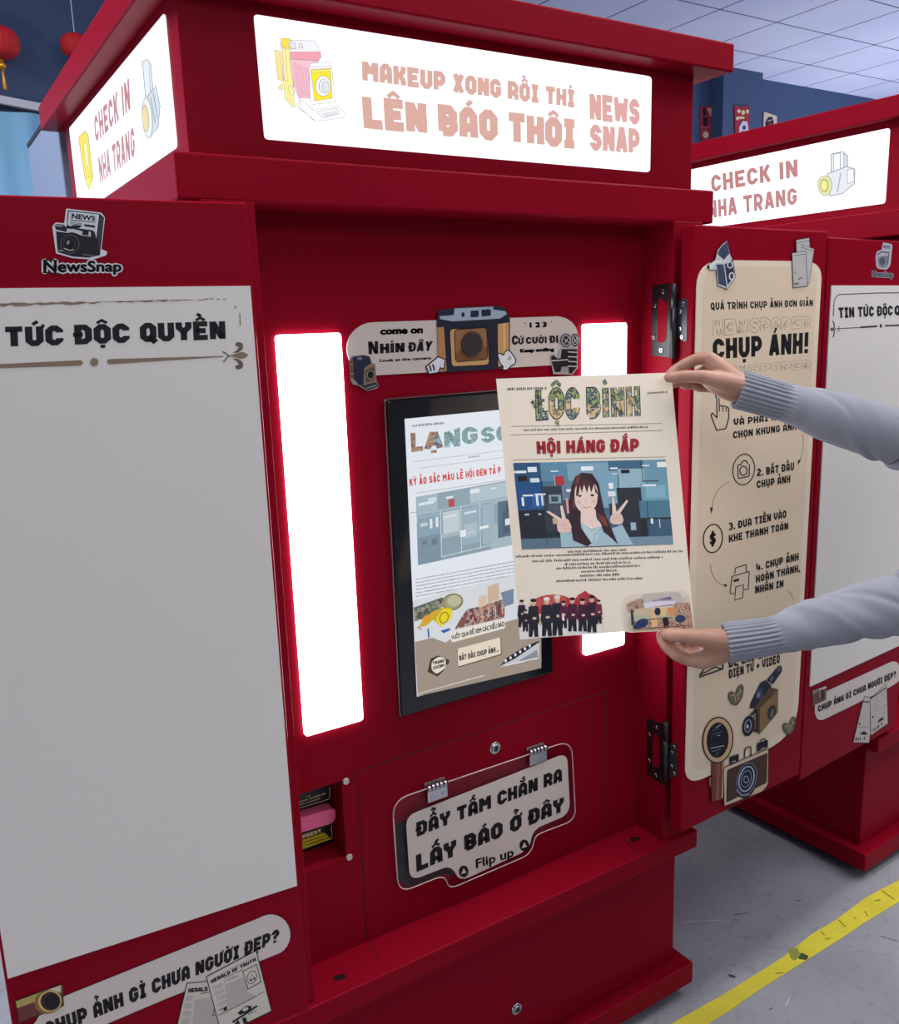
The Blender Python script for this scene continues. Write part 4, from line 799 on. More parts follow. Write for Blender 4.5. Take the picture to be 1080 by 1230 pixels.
a = Art(PQ, 1.5e-3).frame(400, 350, 3); NV2 = '1C2236'
a.poly(NV2, [(378, 68), (435, 62), (438, 58), (600, 52), (605, 58), (620, 62), (636, 95), (636, 270), (590, 278), (590, 280), (405, 292), (372, 120)]).poly('B98A58', [(374, 130), (398, 128), (408, 285), (380, 286)]).poly('D0A36A', [(592, 118), (632, 112), (632, 262), (594, 272)]).poly('E3C08C', [(612, 116), (618, 115), (620, 262), (613, 264)])
a.poly('A9B6C8', [(435, 62), (575, 55), (575, 65), (620, 72), (625, 82), (600, 98), (430, 108), (385, 100), (382, 88), (432, 84)]).line('1A1C26', [(435, 62), (432, 84), (382, 88)], 3).ell('1A1C26', 467, 84, 6, 9).poly('1F2536', rnd([(494, 70), (524, 68), (524, 92), (494, 94)], 5)).poly('1F2536', rnd([(533, 66), (567, 64), (567, 88), (533, 91)], 5))
a.poly('D1A36B', rnd([(418, 135), (555, 128), (562, 265), (425, 272)], 16)).line('1A1618', rnd([(418, 135), (555, 128), (562, 265), (425, 272)], 16), 3.5, True).poly('9C6E48', rnd([(436, 138), (552, 130), (556, 245), (440, 255)], 14)).line('1A1618', rnd([(436, 138), (552, 130), (556, 245), (440, 255)], 14), 3.5, True)
a.poly('7E5232', [(440, 225), (480, 190), (552, 200), (555, 240), (520, 248), (442, 252)])
def glove(o1): a.poly('E6E8EE', o1).line('15151A', o1, 4, True)
glove([(334, 270), (372, 240), (374, 235), (403, 245), (398, 280), (385, 275), (378, 292), (345, 298)]); a.line('15151A', [(346, 265), (352, 288)], 6).line('15151A', [(358, 262), (364, 285)], 6)
glove(rnd([(590, 226), (602, 222), (612, 232), (618, 216), (630, 210), (642, 222), (658, 246), (654, 262), (640, 268), (628, 282), (612, 284), (612, 272), (600, 258)], 6)); a.line('15151A', [(628, 240), (634, 248)], 3).line('15151A', [(634, 232), (640, 244)], 3)
a.build('camera_picture', PQo)
ctr = PQ.at(400+498/3, 350+190/3); mb = MB(); n = PQ.n
mb.cyl(ctr+n*.001, n, .021, .004, surf('lens_rim', '4A3A30', .35), 32).cyl(ctr+n*.005, n, .0175, .0008, surf('dark_lens_glass', '3A3230', .1, .2, 60, spec=.8), 32)
mb.ball(ctr+n*.0052, .0165, surf('lens_dome', '3E3836', .12, .1, 40, spec=.5), 24, (1, .05, 1)).build('camera_lens', PQo)
a = Art(PQ, 1.5e-3).frame(410, 360, 7.2)
O1 = [(65, 520), (85, 485), (190, 478), (245, 490), (262, 545), (292, 560), (300, 700), (322, 745), (310, 765), (225, 790), (150, 745), (95, 730), (75, 690)]
a.poly('9E958D', O1).poly('20283D', [(95, 495), (190, 480), (240, 492), (258, 550), (195, 590), (190, 745), (150, 740), (108, 690)]).poly('6B5140', [(68, 530), (95, 500), (108, 690), (78, 680)]).poly('8C7358', [(195, 590), (285, 552), (298, 712), (198, 745)]).poly('5A4A3C', [(205, 610), (278, 580), (285, 690), (208, 715)]).ell('16171E', 252, 650, 36, 42).ring('A39884', 250, 650, 30, 36, 6).ell('0C0C10', 252, 650, 16, 20).poly('2A3242', [(170, 745), (300, 712), (320, 748), (225, 785)]).line('B9B2A8', [(215, 765), (300, 738)], 6).ell('7A8294', 155, 508, 22, 12).line('B9B2A8', [(70, 560), (100, 560)], 4).line('B9B2A8', [(75, 640), (104, 640)], 4)
a.build('folding_camera_sticker', PQo); a = Art(PQ, 1.5e-3).frame(400, 350, 3)
a.ell('B9B4B2', 838, 177, 24, 27).ell('1A1A20', 838, 177, 21, 24).ring('C6C4C4', 838, 177, 15, 18, 3.5).ell('B9B4B2', 870, 176, 18, 26).ell('1A1A20', 870, 176, 15, 23).ring('C6C4C4', 870, 176, 10, 16, 3.5)
for q in ([(828, 170), (848, 184)], [(846, 168), (832, 188)], [(864, 168), (876, 184)], [(877, 168), (866, 186)]): a.line('C6C4C4', q, 3)
a.poly('AFAAA8', [(780, 232), (792, 226), (806, 238), (815, 205), (850, 200), (880, 205), (880, 275), (862, 300), (792, 298)]).poly('1B1B21', [(783, 236), (792, 230), (808, 242), (818, 240), (822, 208), (878, 208), (876, 275), (858, 296), (848, 296), (846, 272), (822, 272), (818, 290), (798, 292), (788, 262)])
for k in range(4): a.line('C6C4C4', [(845, 218+k*17), (878, 220+k*17)], 4)
a.line('C6C4C4', [(785, 250), (845, 246)], 4).poly('9B9692', [(822, 272), (846, 270), (848, 290), (818, 294)])
a.build('film_camera_sticker', PQo)
# cash acceptor behind the cut-out
PA = PY(1.325)
CA = MB().box(.452, .552, 1.325, 1.36, .604, .746, surf('acceptor_housing', '0C0B10', .4), .002).build('cash_acceptor', B1)
mb = MB(); mb.box(.448, .553, 1.300, 1.326, .742, .748, DARK).box(.448, .553, 1.300, 1.326, .602, .607, RED).box(.5525, .558, 1.3, 1.326, .602, .748, RED).build('slot_lining', CA)
PNK = surf('pink_translucent_plastic', 'EE5F92', .25, .1, 20, spec=.6)
q = rnd([(150, 662), (470, 566), (512, 560), (512, 640), (480, 672), (170, 765)], [0, 10, 40, 45, 20, 0], 7)
pl = PY(1.302); P = [pl.at(320+x/6.15, 880+y/6.15) for x, y in q]; mb = MB(); mb.prism(P, YA*.024, PNK); mb.build('note_mouth', CA)
a = Art(PA, 6e-4).frame(320, 880, 6.15); YL = 'D8CFA0'
a.line(YL, [(150, 585), (455, 492), (466, 484), (466, 402)], 5).greek(YL, (210, 528), (445, 452), 15, 3).greek(YL, (222, 545), (400, 490), 13, 5).greek('B9A878', (290, 478), (325, 468), 13, 6)
a.build('acceptor_label', CA); a = Art(PA, 6e-4).frame(320, 880, 6.15)
a.line(YL, [(480, 685), (484, 780), (230, 852)], 4).text('E8DC9A', 'INSERT', (240, 762), (400, 712), (408, 735), (243, 790), w=1.7)
for k in range(3): a.poly('C9B81F', [(150, 830+k*27), (425+k*22, 738+k*17), (445+k*16, 752+k*17), (150, 850+k*27)])
a.build('acceptor_label', CA)
for px, py in ((415.5, 938.5), (419.5, 1029.5)):
    c = P0.at(px, py); MB().cyl(c, (0, -1, 0), .0062, .0025, CAP, 20, .0052).build('screw_cap', B1)
# delivery door with seam, flap and lock
mb = MB(); mb.box(.583, 1.153, 1.2738, 1.276, .428, .755, RED, .0012)
AP = mb.build('delivery_door', B1)
mb = MB(); sm = surf('painted_gap_shade', '1E1214', .7)  # dark colour stands for the shade in the gap round the door
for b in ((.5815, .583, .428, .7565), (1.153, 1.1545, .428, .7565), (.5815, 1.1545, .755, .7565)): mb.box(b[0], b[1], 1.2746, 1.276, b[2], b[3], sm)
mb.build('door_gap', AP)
def lock(c, n, parent):
    mb = MB(); mb.cyl(c, n, .0125, .003, CHROME, 28, .0115).cyl(c+n*.003, n, .0095, .003, CHROME, 28, .0085)
    o = mb.build('cam_lock', parent); mb = MB(); mb.cyl(c+n*.0058, n, .0062, .0006, surf('lock_core', '6E6C70', .3, metal=1.0), 20).box(c.x-.0012, c.x+.0012, c.y-.0072, c.y-.0062, c.z-.0045, c.z+.0045, DARK); mb.build('keyway', o); return o
lock(P0.at(594, 898), Vector((0, -1, 0)), B1)
POP = PY(1.2736)
OP = sheet(POP, [(410+x/3.273, 870+y/3.273) for x, y in ((212, 390), (895, 178), (898, 330), (770, 400), (745, 470), (440, 595), (405, 585), (262, 640), (222, 610))], .0006, surf('painted_slot_shade', '17151E', .5), 'delivery_opening', AP)  # flat dark sheet, the shade inside the opening put into its colour
def flapmat():
    m, N, L, b = new_mat('clear_acrylic'); b.inputs['Transmission Weight'].default_value = 1.0; b.inputs['Roughness'].default_value = .03; b.inputs['IOR'].default_value = 1.2
    nz = N.new('ShaderNodeTexNoise'); nz.inputs['Scale'].default_value = 8; r = N.new('ShaderNodeValToRGB'); r.color_ramp.elements[0].color = (.93, .93, .95, 1); r.color_ramp.elements[1].color = (.97, .97, .98, 1)
    L.new(nz.outputs['Fac'], r.inputs[0]); L.new(r.outputs[0], b.inputs['Base Color']); return m
PF = PY(1.2655); fr = lambda pts: [(410+x/3.273, 870+y/3.273) for x, y in pts]
o1 = rnd([(200, 300), (905, 62), (922, 375), (790, 425), (762, 440), (745, 510), (425, 648), (410, 605), (385, 600), (225, 665)], [70, 60, 45, 25, 25, 40, 40, 20, 25, 60], 7)
FLP = sheet(PF, fr(o1), .004, flapmat(), 'acrylic_flap', B1)
mb = MB(); em = surf('acrylic_polished_edge', 'D9B9BB', .2, .05, 20); pts = [PF.at(*q) for q in fr(o1)]; mb.tube(pts+[pts[0]], .0011, em, 6, False); mb.build('flap_edge', FLP)
o2 = rnd([(253, 362), (888, 112), (900, 352), (775, 405), (752, 428), (738, 492), (468, 618), (440, 570), (415, 560), (270, 616)], [45, 40, 45, 25, 25, 40, 45, 20, 20, 45], 7)
ST = sheet(PF.off(.0008), fr(o2), .0006, PLAQUE, 'flap_sticker', FLP)
a = Art(PF, 1.2e-3).frame(410, 870, 3.273); K = '121114'
a.text(K, 'ĐẨY TẤM CHẮN RA', (295, 386), (866, 172), (866, 222), (297, 440), w=1.7).text(K, 'LẤY BÁO Ở ĐÂY', (294, 513), (872, 285), (872, 340), (297, 577), w=1.75).text(K, 'Flip up', (526, 530), (676, 482), (677, 518), (529, 566), 'inter', .025)
a.build('flap_lettering', FLP)
for cx, cy in ((480, 577), (718, 475)): a = Art(PF, 1.2e-3).frame(410, 870, 3.273); a.ell(K, cx, cy, 19, 23).poly('D6CAC0', [(cx, cy-13), (cx+11, cy+5), (cx-10, cy+11)]).build('arrow_mark', FLP)
for x0, x1, y0, y1 in ((512, 536, 936, 960), (633, 657, 893, 917)):
    c = PF.at((x0+x1)/2, (y0+y1)/2); mb = MB(); mb.box(c.x-.021, c.x+.021, 1.2605, 1.2617, c.z-.019, c.z+.004, CHROME, .0005).box(c.x-.021, c.x+.021, 1.2695, 1.2738, c.z+.004, c.z+.016, CHROME, .0008)
    for k in range(5): mb.cyl(Vector((c.x-.021+k*.0085, 1.2622, c.z+.0085)), (1, 0, 0), .0062, .0078, CHROME, 16)
    h = mb.build('flap_hinge', FLP)
    for dx in (-.012, .012): MB().cyl(Vector((c.x+dx, 1.2605, c.z-.009)), (0, -1, 0), .0032, .0012, CHROME, 14, .0024).build('rivet', FLP)
lock(PY(1.228).at(620, 1211), Vector((0, -1, 0)), B1)
# lower service panel and shelf slots
q = PY(1.23).at(458, 1204); mb = MB(); mb.box(q.x, 1.315, 1.2285, 1.231, .083, .374, RED, .001); mb.build('service_panel', B1)
a = Art(PZ(.421), 3e-4).frame(0, 0, 1)
for q in ((408, 1174, 8, 3.4, -14), (763, 1008, 6.5, 2.6, -14)): Art(PZ(.421), 3e-4).ell('1A0508', *q).build('shelf_slot', B1)
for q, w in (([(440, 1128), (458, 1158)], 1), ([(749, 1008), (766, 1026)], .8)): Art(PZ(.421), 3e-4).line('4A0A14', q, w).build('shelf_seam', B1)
# door hinges at the right jamb
def hinge(quad, slot, scr, leaf, scr2, zr):
    pl = PX(1.2425); H = sheet(pl, quad, .002, BLACK, 'door_hinge', B1)
    s_ = [pl.at(*p)+Vector((-.0004, 0, 0)) for p in slot]; mb = MB(); mb.prism(s_, XA*.0006, RED); mb.build('leaf_cutout', H)
    p2 = Plane((1.2425, 0, 0), (1, 0, 0)); 
    lf = sheet(PX(1.2435), leaf, .003, surf('grey_hinge_leaf', '34363E', .3), 'door_leaf', H)
    mb = MB(); y = 1.187; mb.cyl(Vector((1.237, y, zr[0])), ZA, .006, (zr[1]-zr[0])*.68, BLACK, 18).cyl(Vector((1.237, y, zr[0]+(zr[1]-zr[0])*.69)), ZA, .006, (zr[1]-zr[0])*.31, BLACK, 18).build('hinge_barrel', H)
    for p in scr:
        c = pl.at(*p); MB().cyl(c, (-1, 0, 0), .0052, .002, CHROME, 16, .004).cyl(c+Vector((-.002, 0, 0)), (-1, 0, 0), .002, .0003, DARK, 8).build('screw', H)
    for p in scr2:
        c = PX(1.2435).at(*p); MB().cyl(c, (-1, 0, 0), .0045, .002, CHROME, 16, .0035).cyl(c+Vector((-.002, 0, 0)), (-1, 0, 0), .0018, .0003, DARK, 8).build('screw', H)
f6 = lambda pts: [(680+x/5.347, 250+y/5.347) for x, y in pts]
hinge(f6([(553, 498), (668, 478), (668, 958), (550, 948)]), f6(rnd([(592, 585), (610, 578), (652, 610), (645, 840), (620, 868), (585, 860)], 16)), f6([(622, 535), (570, 624), (563, 830), (612, 913)]), f6([(700, 605), (765, 575), (780, 590), (775, 850), (760, 858), (695, 822)]), f6([(753, 615), (735, 667), (733, 776), (746, 828)]), (PY(1.187).at(806, 431).z, PY(1.187).at(806, 341).z))
f7 = lambda pts: [(760+x/3.375, 740+y/3.375) for x, y in pts]
hinge(f7([(57, 415), (128, 438), (132, 690), (58, 640)]), f7(rnd([(82, 470), (108, 490), (112, 610), (80, 612)], 12)), f7([(95, 452), (67, 480), (67, 585), (93, 645)]), f7([(145, 520), (178, 515), (182, 650), (148, 655)]), f7([(168, 530), (158, 552), (158, 608), (168, 638)]), (PY(1.187).at(797, 938).z, PY(1.187).at(797, 868).z))

# ------------------------------------------------------------------ the newspaper held up
_tl, _tr, _bl = Vector((.824, 1.169, 1.417)), Vector((1.100, 1.059, 1.415)), Vector((.778, 1.061, 1.014))
PN = Plane(_tl, (_tr-_tl).cross(_bl-_tl))
PAPER = surf('newsprint_cream', 'E9DDCA', .75, .02, 25, .03)
NP = sheet(PN, [(596, 455), (806.5, 447.5), (834, 752.5), (626, 768)], .0005, PAPER, 'newspaper', None)
tag(NP, 'cream newspaper sheet with a portrait photograph, held up by two hands', 'newspaper')
K = '26242A'
a = Art(PN).frame(580, 440, 4.154)
a.greek(K, (122, 120), (312, 116), 17, 5, wl=(2, 5)).line('7C6A60', [(140, 300), (895, 285)], 2).line('7C6A60', [(138, 343), (897, 320)], 2.2).greek(K, (205, 323), (820, 308), 11, 8, wl=(3, 7)).line('9A8478', [(150, 466), (912, 452)], 2.2).greek(K, (822, 138), (922, 132), 11, 7)
CB = collage('masthead_village_photo', ['6FA3B5', '2E3B33', '9AA55C', '46606A', 'D5BD86', '8B7A52', 'A7C6CF'], 26)
for c, w in (('2A2A2C', .075), (CB, .045)):
    a.text(c, 'L', (265, 118), (325, 114), (328, 262), (268, 266), 'round', 1.9 if w > .06 else 1.45); a.text(c, 'Ộ', (330, 112), (402, 108), (404, 258), (334, 262), 'round', 1.9 if w > .06 else 1.45); a.text(c, 'C', (412, 112), (478, 108), (480, 258), (415, 262), 'round', 1.9 if w > .06 else 1.45)
    a.text(c, 'B', (518, 110), (582, 106), (586, 254), (522, 258), 'round', 1.9 if w > .06 else 1.45); a.text(c, 'Ì', (598, 108), (624, 106), (628, 252), (602, 255), 'round', 1.9 if w > .06 else 1.45); a.text(c, 'N', (640, 106), (702, 103), (706, 250), (645, 253), 'round', 1.9 if w > .06 else 1.45); a.text(c, 'H', (716, 102), (780, 99), (784, 246), (720, 250), 'round', 1.9 if w > .06 else 1.45)
FB = collage('masthead_blossom', ['23262A', '4A544C', '3A3F3C', '6E8A90'], 90)
for x, y, r in ((270, 150, 16), (250, 180, 16), (285, 185, 20), (300, 170, 12), (262, 200, 14), (295, 215, 16), (275, 125, 10)): a.poly(FB, [(x+r*(1 if k % 2 else .45)*math.cos(k*.6283), y+r*(1 if k % 2 else .45)*math.sin(k*.6283)) for k in range(10)])
a.line('23262A', [(275, 130), (278, 235)], 5)
a.text('9C2430', 'HỘI HÁNG ĐẮP', (268, 375), (778, 362), (776, 424), (272, 437), 'round', 1.75)
a.build('newspaper_lettering', NP)
a = Art(PN).frame(610, 530, 5.143)
Q = [(33, 135), (975, 112), (1022, 636), (88, 668)]
def rq(u0, v0, u1, v1): return [lerpq(Q, *k) for k in ((u0, v0), (u1, v0), (u1, v1), (u0, v1))]
for c, r in (('4E7388', (0, 0, 1, 1)), ('5F8CA4', (.17, 0, .62, .22)), ('82A6B8', (.35, .02, .8, .3)), ('3F6A84', (.62, 0, .85, .12)), ('6F9BB0', (.85, 0, 1, .3)), ('28527A', (0, 0, .17, .55)), ('1F4F86', (0, .22, .18, .52)), ('2A67A8', (.1, .36, .18, .52)), ('20262F', (0, .55, .17, 1)), ('343C46', (.17, .28, .36, .9)), ('46525D', (.2, .45, .33, .62)), ('6C8494', (.3, .22, .42, .45)), ('24303C', (.17, .8, .35, .9)), ('7FA9BC', (.55, .15, .7, .55)), ('97B8C4', (.68, .1, .85, .35)), ('2B3038', (.66, .32, .82, .92)), ('39424C', (.6, .5, .68, .75)), ('6FA0B2', (.82, .28, 1, .68)), ('86B3C2', (.85, .3, .98, .45)), ('4F7C90', (.8, .48, 1, .68)), ('23282F', (.8, .68, 1, .92)), ('5C7486', (0, .88, .28, 1)), ('7590A0', (.68, .9, 1, 1)), ('4F6678', (.4, .88, .7, 1)), ('3E5E75', (.84, .7, 1, .9)),
    ('E9F1F2', (.09, .05, .15, .11)), ('EAF2F3', (.0, .09, .08, .12)), ('F0F5F5', (.44, .06, .52, .11)), ('DDE9EC', (.24, .1, .29, .115)), ('EAF2F3', (.63, .08, .68, .1)), ('EAF2F3', (.84, .06, .89, .075)), ('F4F2E4', (.94, .03, 1, .09)), ('EDF4F5', (.83, .29, .92, .31)), ('EDF4F5', (.64, .15, .68, .16)), ('D6E4E8', (.1, .18, .16, .23)), ('161A20', (.02, .15, .08, .21)), ('B8303A', (.265, .165, .32, .265)), ('D9D4D4', (.258, .155, .262, .275)), ('15181E', (.7, .11, .755, .15)), ('E6EEF0', (.04, .37, .11, .39)), ('E6EEF0', (.12, .36, .19, .38)), ('EEF4F4', (.03, .4, .045, .5)), ('EEF4F4', (.125, .38, .14, .5)), ('EEF4F4', (.16, .38, .175, .5)), ('B9C6CC', (.04, .59, .07, .61)), ('B9C6CC', (.13, .59, .15, .61)), ('90A7B2', (.21, .38, .29, .48)), ('3D4A54', (.225, .4, .27, .46)), ('E8A0A0', (.32, .42, .335, .6)), ('EEF4F4', (.33, .32, .37, .35)), ('CBB48E', (.22, .65, .26, .72)), ('F0F3F2', (.61, .26, .64, .33)), ('DCE8EB', (.6, .36, .65, .42)), ('F4F6F5', (.865, .69, .88, .75)), ('E4ECEE', (.92, .7, .925, .8)), ('9CB8C6', (.73, .73, .765, .82)), ('20252B', (.83, .245, .94, .252))): a.poly(c, rq(*r))
for q in ([(195, 140), (245, 640)], [(820, 120), (835, 245)], [(680, 200), (690, 470)], [(860, 370), (870, 580)]): a.line('24404F', q, 3)
HR, HR2, SKN, CLO = '35222B', '6E3A3C', 'ECD3C4', 'A3BFC9'
a.poly(CLO, [(330, 655), (322, 560), (400, 545), (430, 600), (455, 480), (590, 500), (640, 540), (705, 515), (775, 640)]).poly('B7CFD6', [(455, 500), (520, 560), (590, 510), (540, 640), (490, 645)]).line('6E8A98', [(590, 520), (535, 580), (530, 640)], 4).line('8FA9B4', [(400, 560), (410, 650)], 4).line('8FA9B4', [(640, 540), (680, 640)], 4)
a.poly(HR, [(455, 195), (520, 200), (560, 260), (580, 360), (600, 450), (640, 540), (682, 640), (640, 600), (590, 560), (560, 470), (440, 470), (455, 540), (517, 630), (490, 650), (430, 625), (402, 612), (385, 500), (378, 380), (392, 280), (415, 220)])
a.poly(HR2, [(420, 230), (450, 205), (430, 300), (415, 420), (395, 400)]).poly('7A3D38', [(545, 440), (600, 470), (620, 530), (590, 520)])
a.poly(SKN, [(450, 420), (540, 420), (548, 480), (580, 520), (515, 545), (450, 500)]).poly(SKN, rnd([(412, 300), (430, 262), (540, 262), (556, 310), (550, 390), (520, 430), (482, 448), (440, 430), (414, 390)], 22))
a.poly('4A2A30', [(420, 340), (425, 265), (470, 235), (530, 255), (558, 330), (540, 318), (530, 270), (515, 318), (500, 270), (488, 320), (470, 268), (455, 320), (445, 275), (435, 335)])
a.line('2A1A1E', [(432, 337), (455, 335)], 6).line('2A1A1E', [(508, 333), (534, 331)], 7).ell('2A1A1E', 444, 340, 7, 6).ell('1E1418', 520, 335, 9, 7).line('D9A79C', [(484, 355), (480, 380), (490, 384)], 3).line('C98880', [(462, 405), (485, 413), (512, 404)], 5).ell('E7BDB2', 440, 378, 14, 10).ell('E7BDB2', 530, 372, 14, 10)
def vhand(P1, P2, P3): a.poly('E5C4B6', P1).poly('EAD0C3', P2).poly('EAD0C3', P3)
vhand(rnd([(300, 520), (318, 480), (370, 478), (395, 530), (385, 565), (310, 565)], 18), rnd([(235, 435), (250, 430), (330, 478), (325, 500)], 6), rnd([(322, 400), (336, 395), (358, 480), (335, 490)], 6)); a.line('C9A090', [(330, 520), (365, 515)], 4).line('C9A090', [(345, 540), (380, 535)], 3)
vhand(rnd([(625, 480), (650, 440), (700, 445), (716, 490), (700, 515), (640, 515)], 18), rnd([(642, 345), (655, 347), (672, 445), (645, 450)], 6), rnd([(735, 360), (742, 372), (690, 450), (668, 440)], 6)); a.line('C9A090', [(650, 480), (690, 470)], 4)
a.ell('F3F5F4', 512, 532, 6, 6)
a.build('portrait_photograph', NP)
a = Art(PN).frame(600, 640, 4.32)
for k, (x0, x1, y) in enumerate(((355, 655, 100), (85, 945, 118), (170, 850, 145), (338, 682, 165), (295, 730, 185), (425, 608, 204), (418, 620, 226), (295, 745, 250))): a.greek(K, (x0, y+(x1-x0)*.012), (x1, y-(x1-x0)*.02), 13, 40+k, wl=(2, 6))
a.build('caption_lettering', NP)
a = Art(PN).frame(600, 700, 4.5)
a.poly('DCD3CB', rnd([(95, 120), (540, 80), (570, 260), (110, 308)], [30, 40, 40, 0])).poly('E6E0DC', [(108, 240), (560, 215), (545, 265), (112, 308)])
a.ell('B8383C', 285, 120, 118, 56, -2).ell('C85450', 270, 100, 90, 30, -6).ell('A93246', 470, 120, 72, 62).poly('B53A48', [(420, 70), (465, 42), (500, 80), (520, 180), (420, 180)]).line('8B1F2C', [(470, 50), (478, 170)], 3).line('8B1F2C', [(230, 72), (225, 170)], 3).line('8B1F2C', [(330, 72), (335, 170)], 3)
for x, y in ((205, 190), (285, 200), (350, 195), (545, 190), (165, 215), (225, 215)): a.ell('C9B58C', x, y, 14, 14).ell('8B8A5C', x+6, y+4, 6, 6)
def fig(x, y, h, body='22222F', head='D8B9A2', legs='1B1B26', cap=None):
    s = h/150.; a.poly(body, [(x-18*s, y-118*s), (x+18*s, y-120*s), (x+24*s, y-60*s), (x+18*s, y-50*s), (x-18*s, y-48*s), (x-24*s, y-62*s)]).poly(legs, [(x-17*s, y-52*s), (x+17*s, y-54*s), (x+20*s, y), (x+5*s, y+1), (x+1, y-34*s), (x-4*s, y+1), (x-18*s, y)]).ell(head, x, y-133*s, 10*s, 13*s).ell(cap or '231A1E', x, y-142*s, 12*s, 7*s); a.ell('D8B9A2', x+4*s, y-72*s, 8*s, 5*s)
for x, y, h in ((120, 240, 150), (140, 262, 120)): fig(x, y, h)
fig(183, 292, 208); fig(255, 288, 212, cap='E9E4DE'); fig(312, 285, 220, cap='E0D6C8'); fig(345, 245, 150, '54203C'); fig(393, 262, 185, '4A1A36'); fig(448, 262, 180, '3E1832'); fig(498, 266, 200, '33172E'); fig(535, 220, 130, '6E2440')
a.line('E5DDD6', [(342, 165), (345, 205)], 12)
a.build('procession_photograph', NP)
a = Art(PN).frame(600, 640, 4.32)
a.poly('DDD1C0', rnd([(625, 330), (985, 290), (1008, 500), (640, 520)], [70, 70, 0, 50], 8)).poly('D0C5B8', rnd([(650, 350), (985, 315), (1006, 500), (650, 515)], [60, 60, 0, 40], 8)).poly('C3B9B0', rnd([(730, 318), (940, 305), (965, 360), (745, 372)], 34, 8)).poly('6E5E78', rnd([(800, 350), (890, 330), (900, 375), (800, 385)], 8)).poly('B4B69A', rnd([(665, 432), (998, 402), (1006, 498), (668, 515)], [24, 20, 0, 30]))
MK = collage('market_photo', ['8E6A50', 'D9A86C', '6B5A52', 'C8B49A', 'B0584A', '54606E', '3E4A66'], 170); a.poly(MK, rnd([(655, 370), (740, 335), (760, 400), (670, 420)], 14)).poly(MK, rnd([(900, 365), (985, 360), (1000, 440), (910, 460)], 14)).poly(MK, rnd([(690, 460), (1000, 440), (1004, 496), (690, 512)], 10))
a.poly('DCD6DC', [(748, 365), (910, 342), (912, 368), (752, 390)]).line('A89AB0', [(790, 352), (905, 348)], 8).poly('C9B89C', [(700, 395), (790, 388), (788, 428), (702, 430)])
a.poly('D9915E', rnd([(868, 390), (912, 385), (915, 425), (872, 430)], 12)).poly('E5B488', [(792, 395), (802, 395), (820, 450), (818, 486), (790, 488), (786, 450)]).ell('E3C27A', 850, 410, 14, 26).poly('1E1C26', rnd([(846, 440), (874, 436), (880, 480), (852, 490)], 6)).ell('22325E', 738, 470, 36, 22, -25).ell('22325E', 715, 485, 22, 14, -20).ell('2C3A60', 938, 446, 26, 20).poly('4A2D45', [(680, 400), (692, 396), (700, 480), (684, 480)]).ell('2A2430', 820, 408, 16, 20).ell('D8CFC6', 955, 330, 10, 8).line('2F2A34', [(700, 500), (1000, 480)], 3).line('2F2A34', [(760, 450), (900, 440)], 4)
a.build('market_photograph', NP)

# ------------------------------------------------------------------ the person holding it
def skin_mat():
    m, N, L, b = new_mat('skin'); tc = N.new('ShaderNodeTexCoord'); nz = N.new('ShaderNodeTexNoise'); nz.inputs['Scale'].default_value = 22; nz.inputs['Detail'].default_value = 5
    L.new(tc.outputs['Object'], nz.inputs['Vector']); r = N.new('ShaderNodeValToRGB'); e = r.color_ramp.elements; e[0].position = .3; e[0].color = lin('A07663'); e[1].position = .7; e[1].color = lin('B58A76'); L.new(nz.outputs['Fac'], r.inputs[0]); L.new(r.outputs[0], b.inputs['Base Color'])
    b.inputs['Roughness'].default_value = .5; b.inputs['Subsurface Weight'].default_value = .15; b.inputs['Subsurface Radius'].default_value = (.012, .004, .002); b.inputs['Subsurface Scale'].default_value = .5
    return m
SK = skin_mat(); KNIT = surf('grey_blue_knit', '868993', .95, .10, 9, .16, bscale=700)
D1, D2_ = 1.450, 1.424
def hp(D, s): return [cp(x, y, D+d) for x, y, d, r in s], [r for *_, r in s]
TOP = [
 [(903, 470, .012, .0225), (893, 467, .010, .0225), (876, 455, .004, .021), (862, 441, .002, .017), (850, 430, .004, .0128), (838, 431, .009, .0105), (825, 436.5, .016, .0098), (812, 443.5, .020, .0088), (804, 450, .016, .0075)],   # index
 [(893, 467, .010, .022), (870, 458, .014, .018), (853, 442, .022, .0125), (834, 452, .032, .009), (819, 458, .030, .0085), (807, 462, .022, .0072)],
 [(893, 470, .012, .020), (872, 464, .024, .016), (858, 452, .034, .012), (841, 459, .042, .0085), (830, 462, .038, .008), (822, 463, .030, .007)],
 [(893, 472, .014, .018), (874, 471, .030, .013), (862, 465, .040, .0105), (849, 466, .046, .0078), (841, 466, .042, .0075), (834, 464, .035, .0066)],
 [(890, 464, .002, .020), (872, 460, -.008, .0175), (858, 456, -.014, .0145), (843, 452.5, -.018, .0115), (832, 452, -.018, .0102), (821, 452, -.015, .0102), (811, 453, -.011, .0098), (803.5, 453.5, -.009, .0085)],   # thumb
 [(893, 474, .008, .016), (876, 472, .006, .0135), (862, 466, .004, .0125), (852, 458, .000, .012)]]
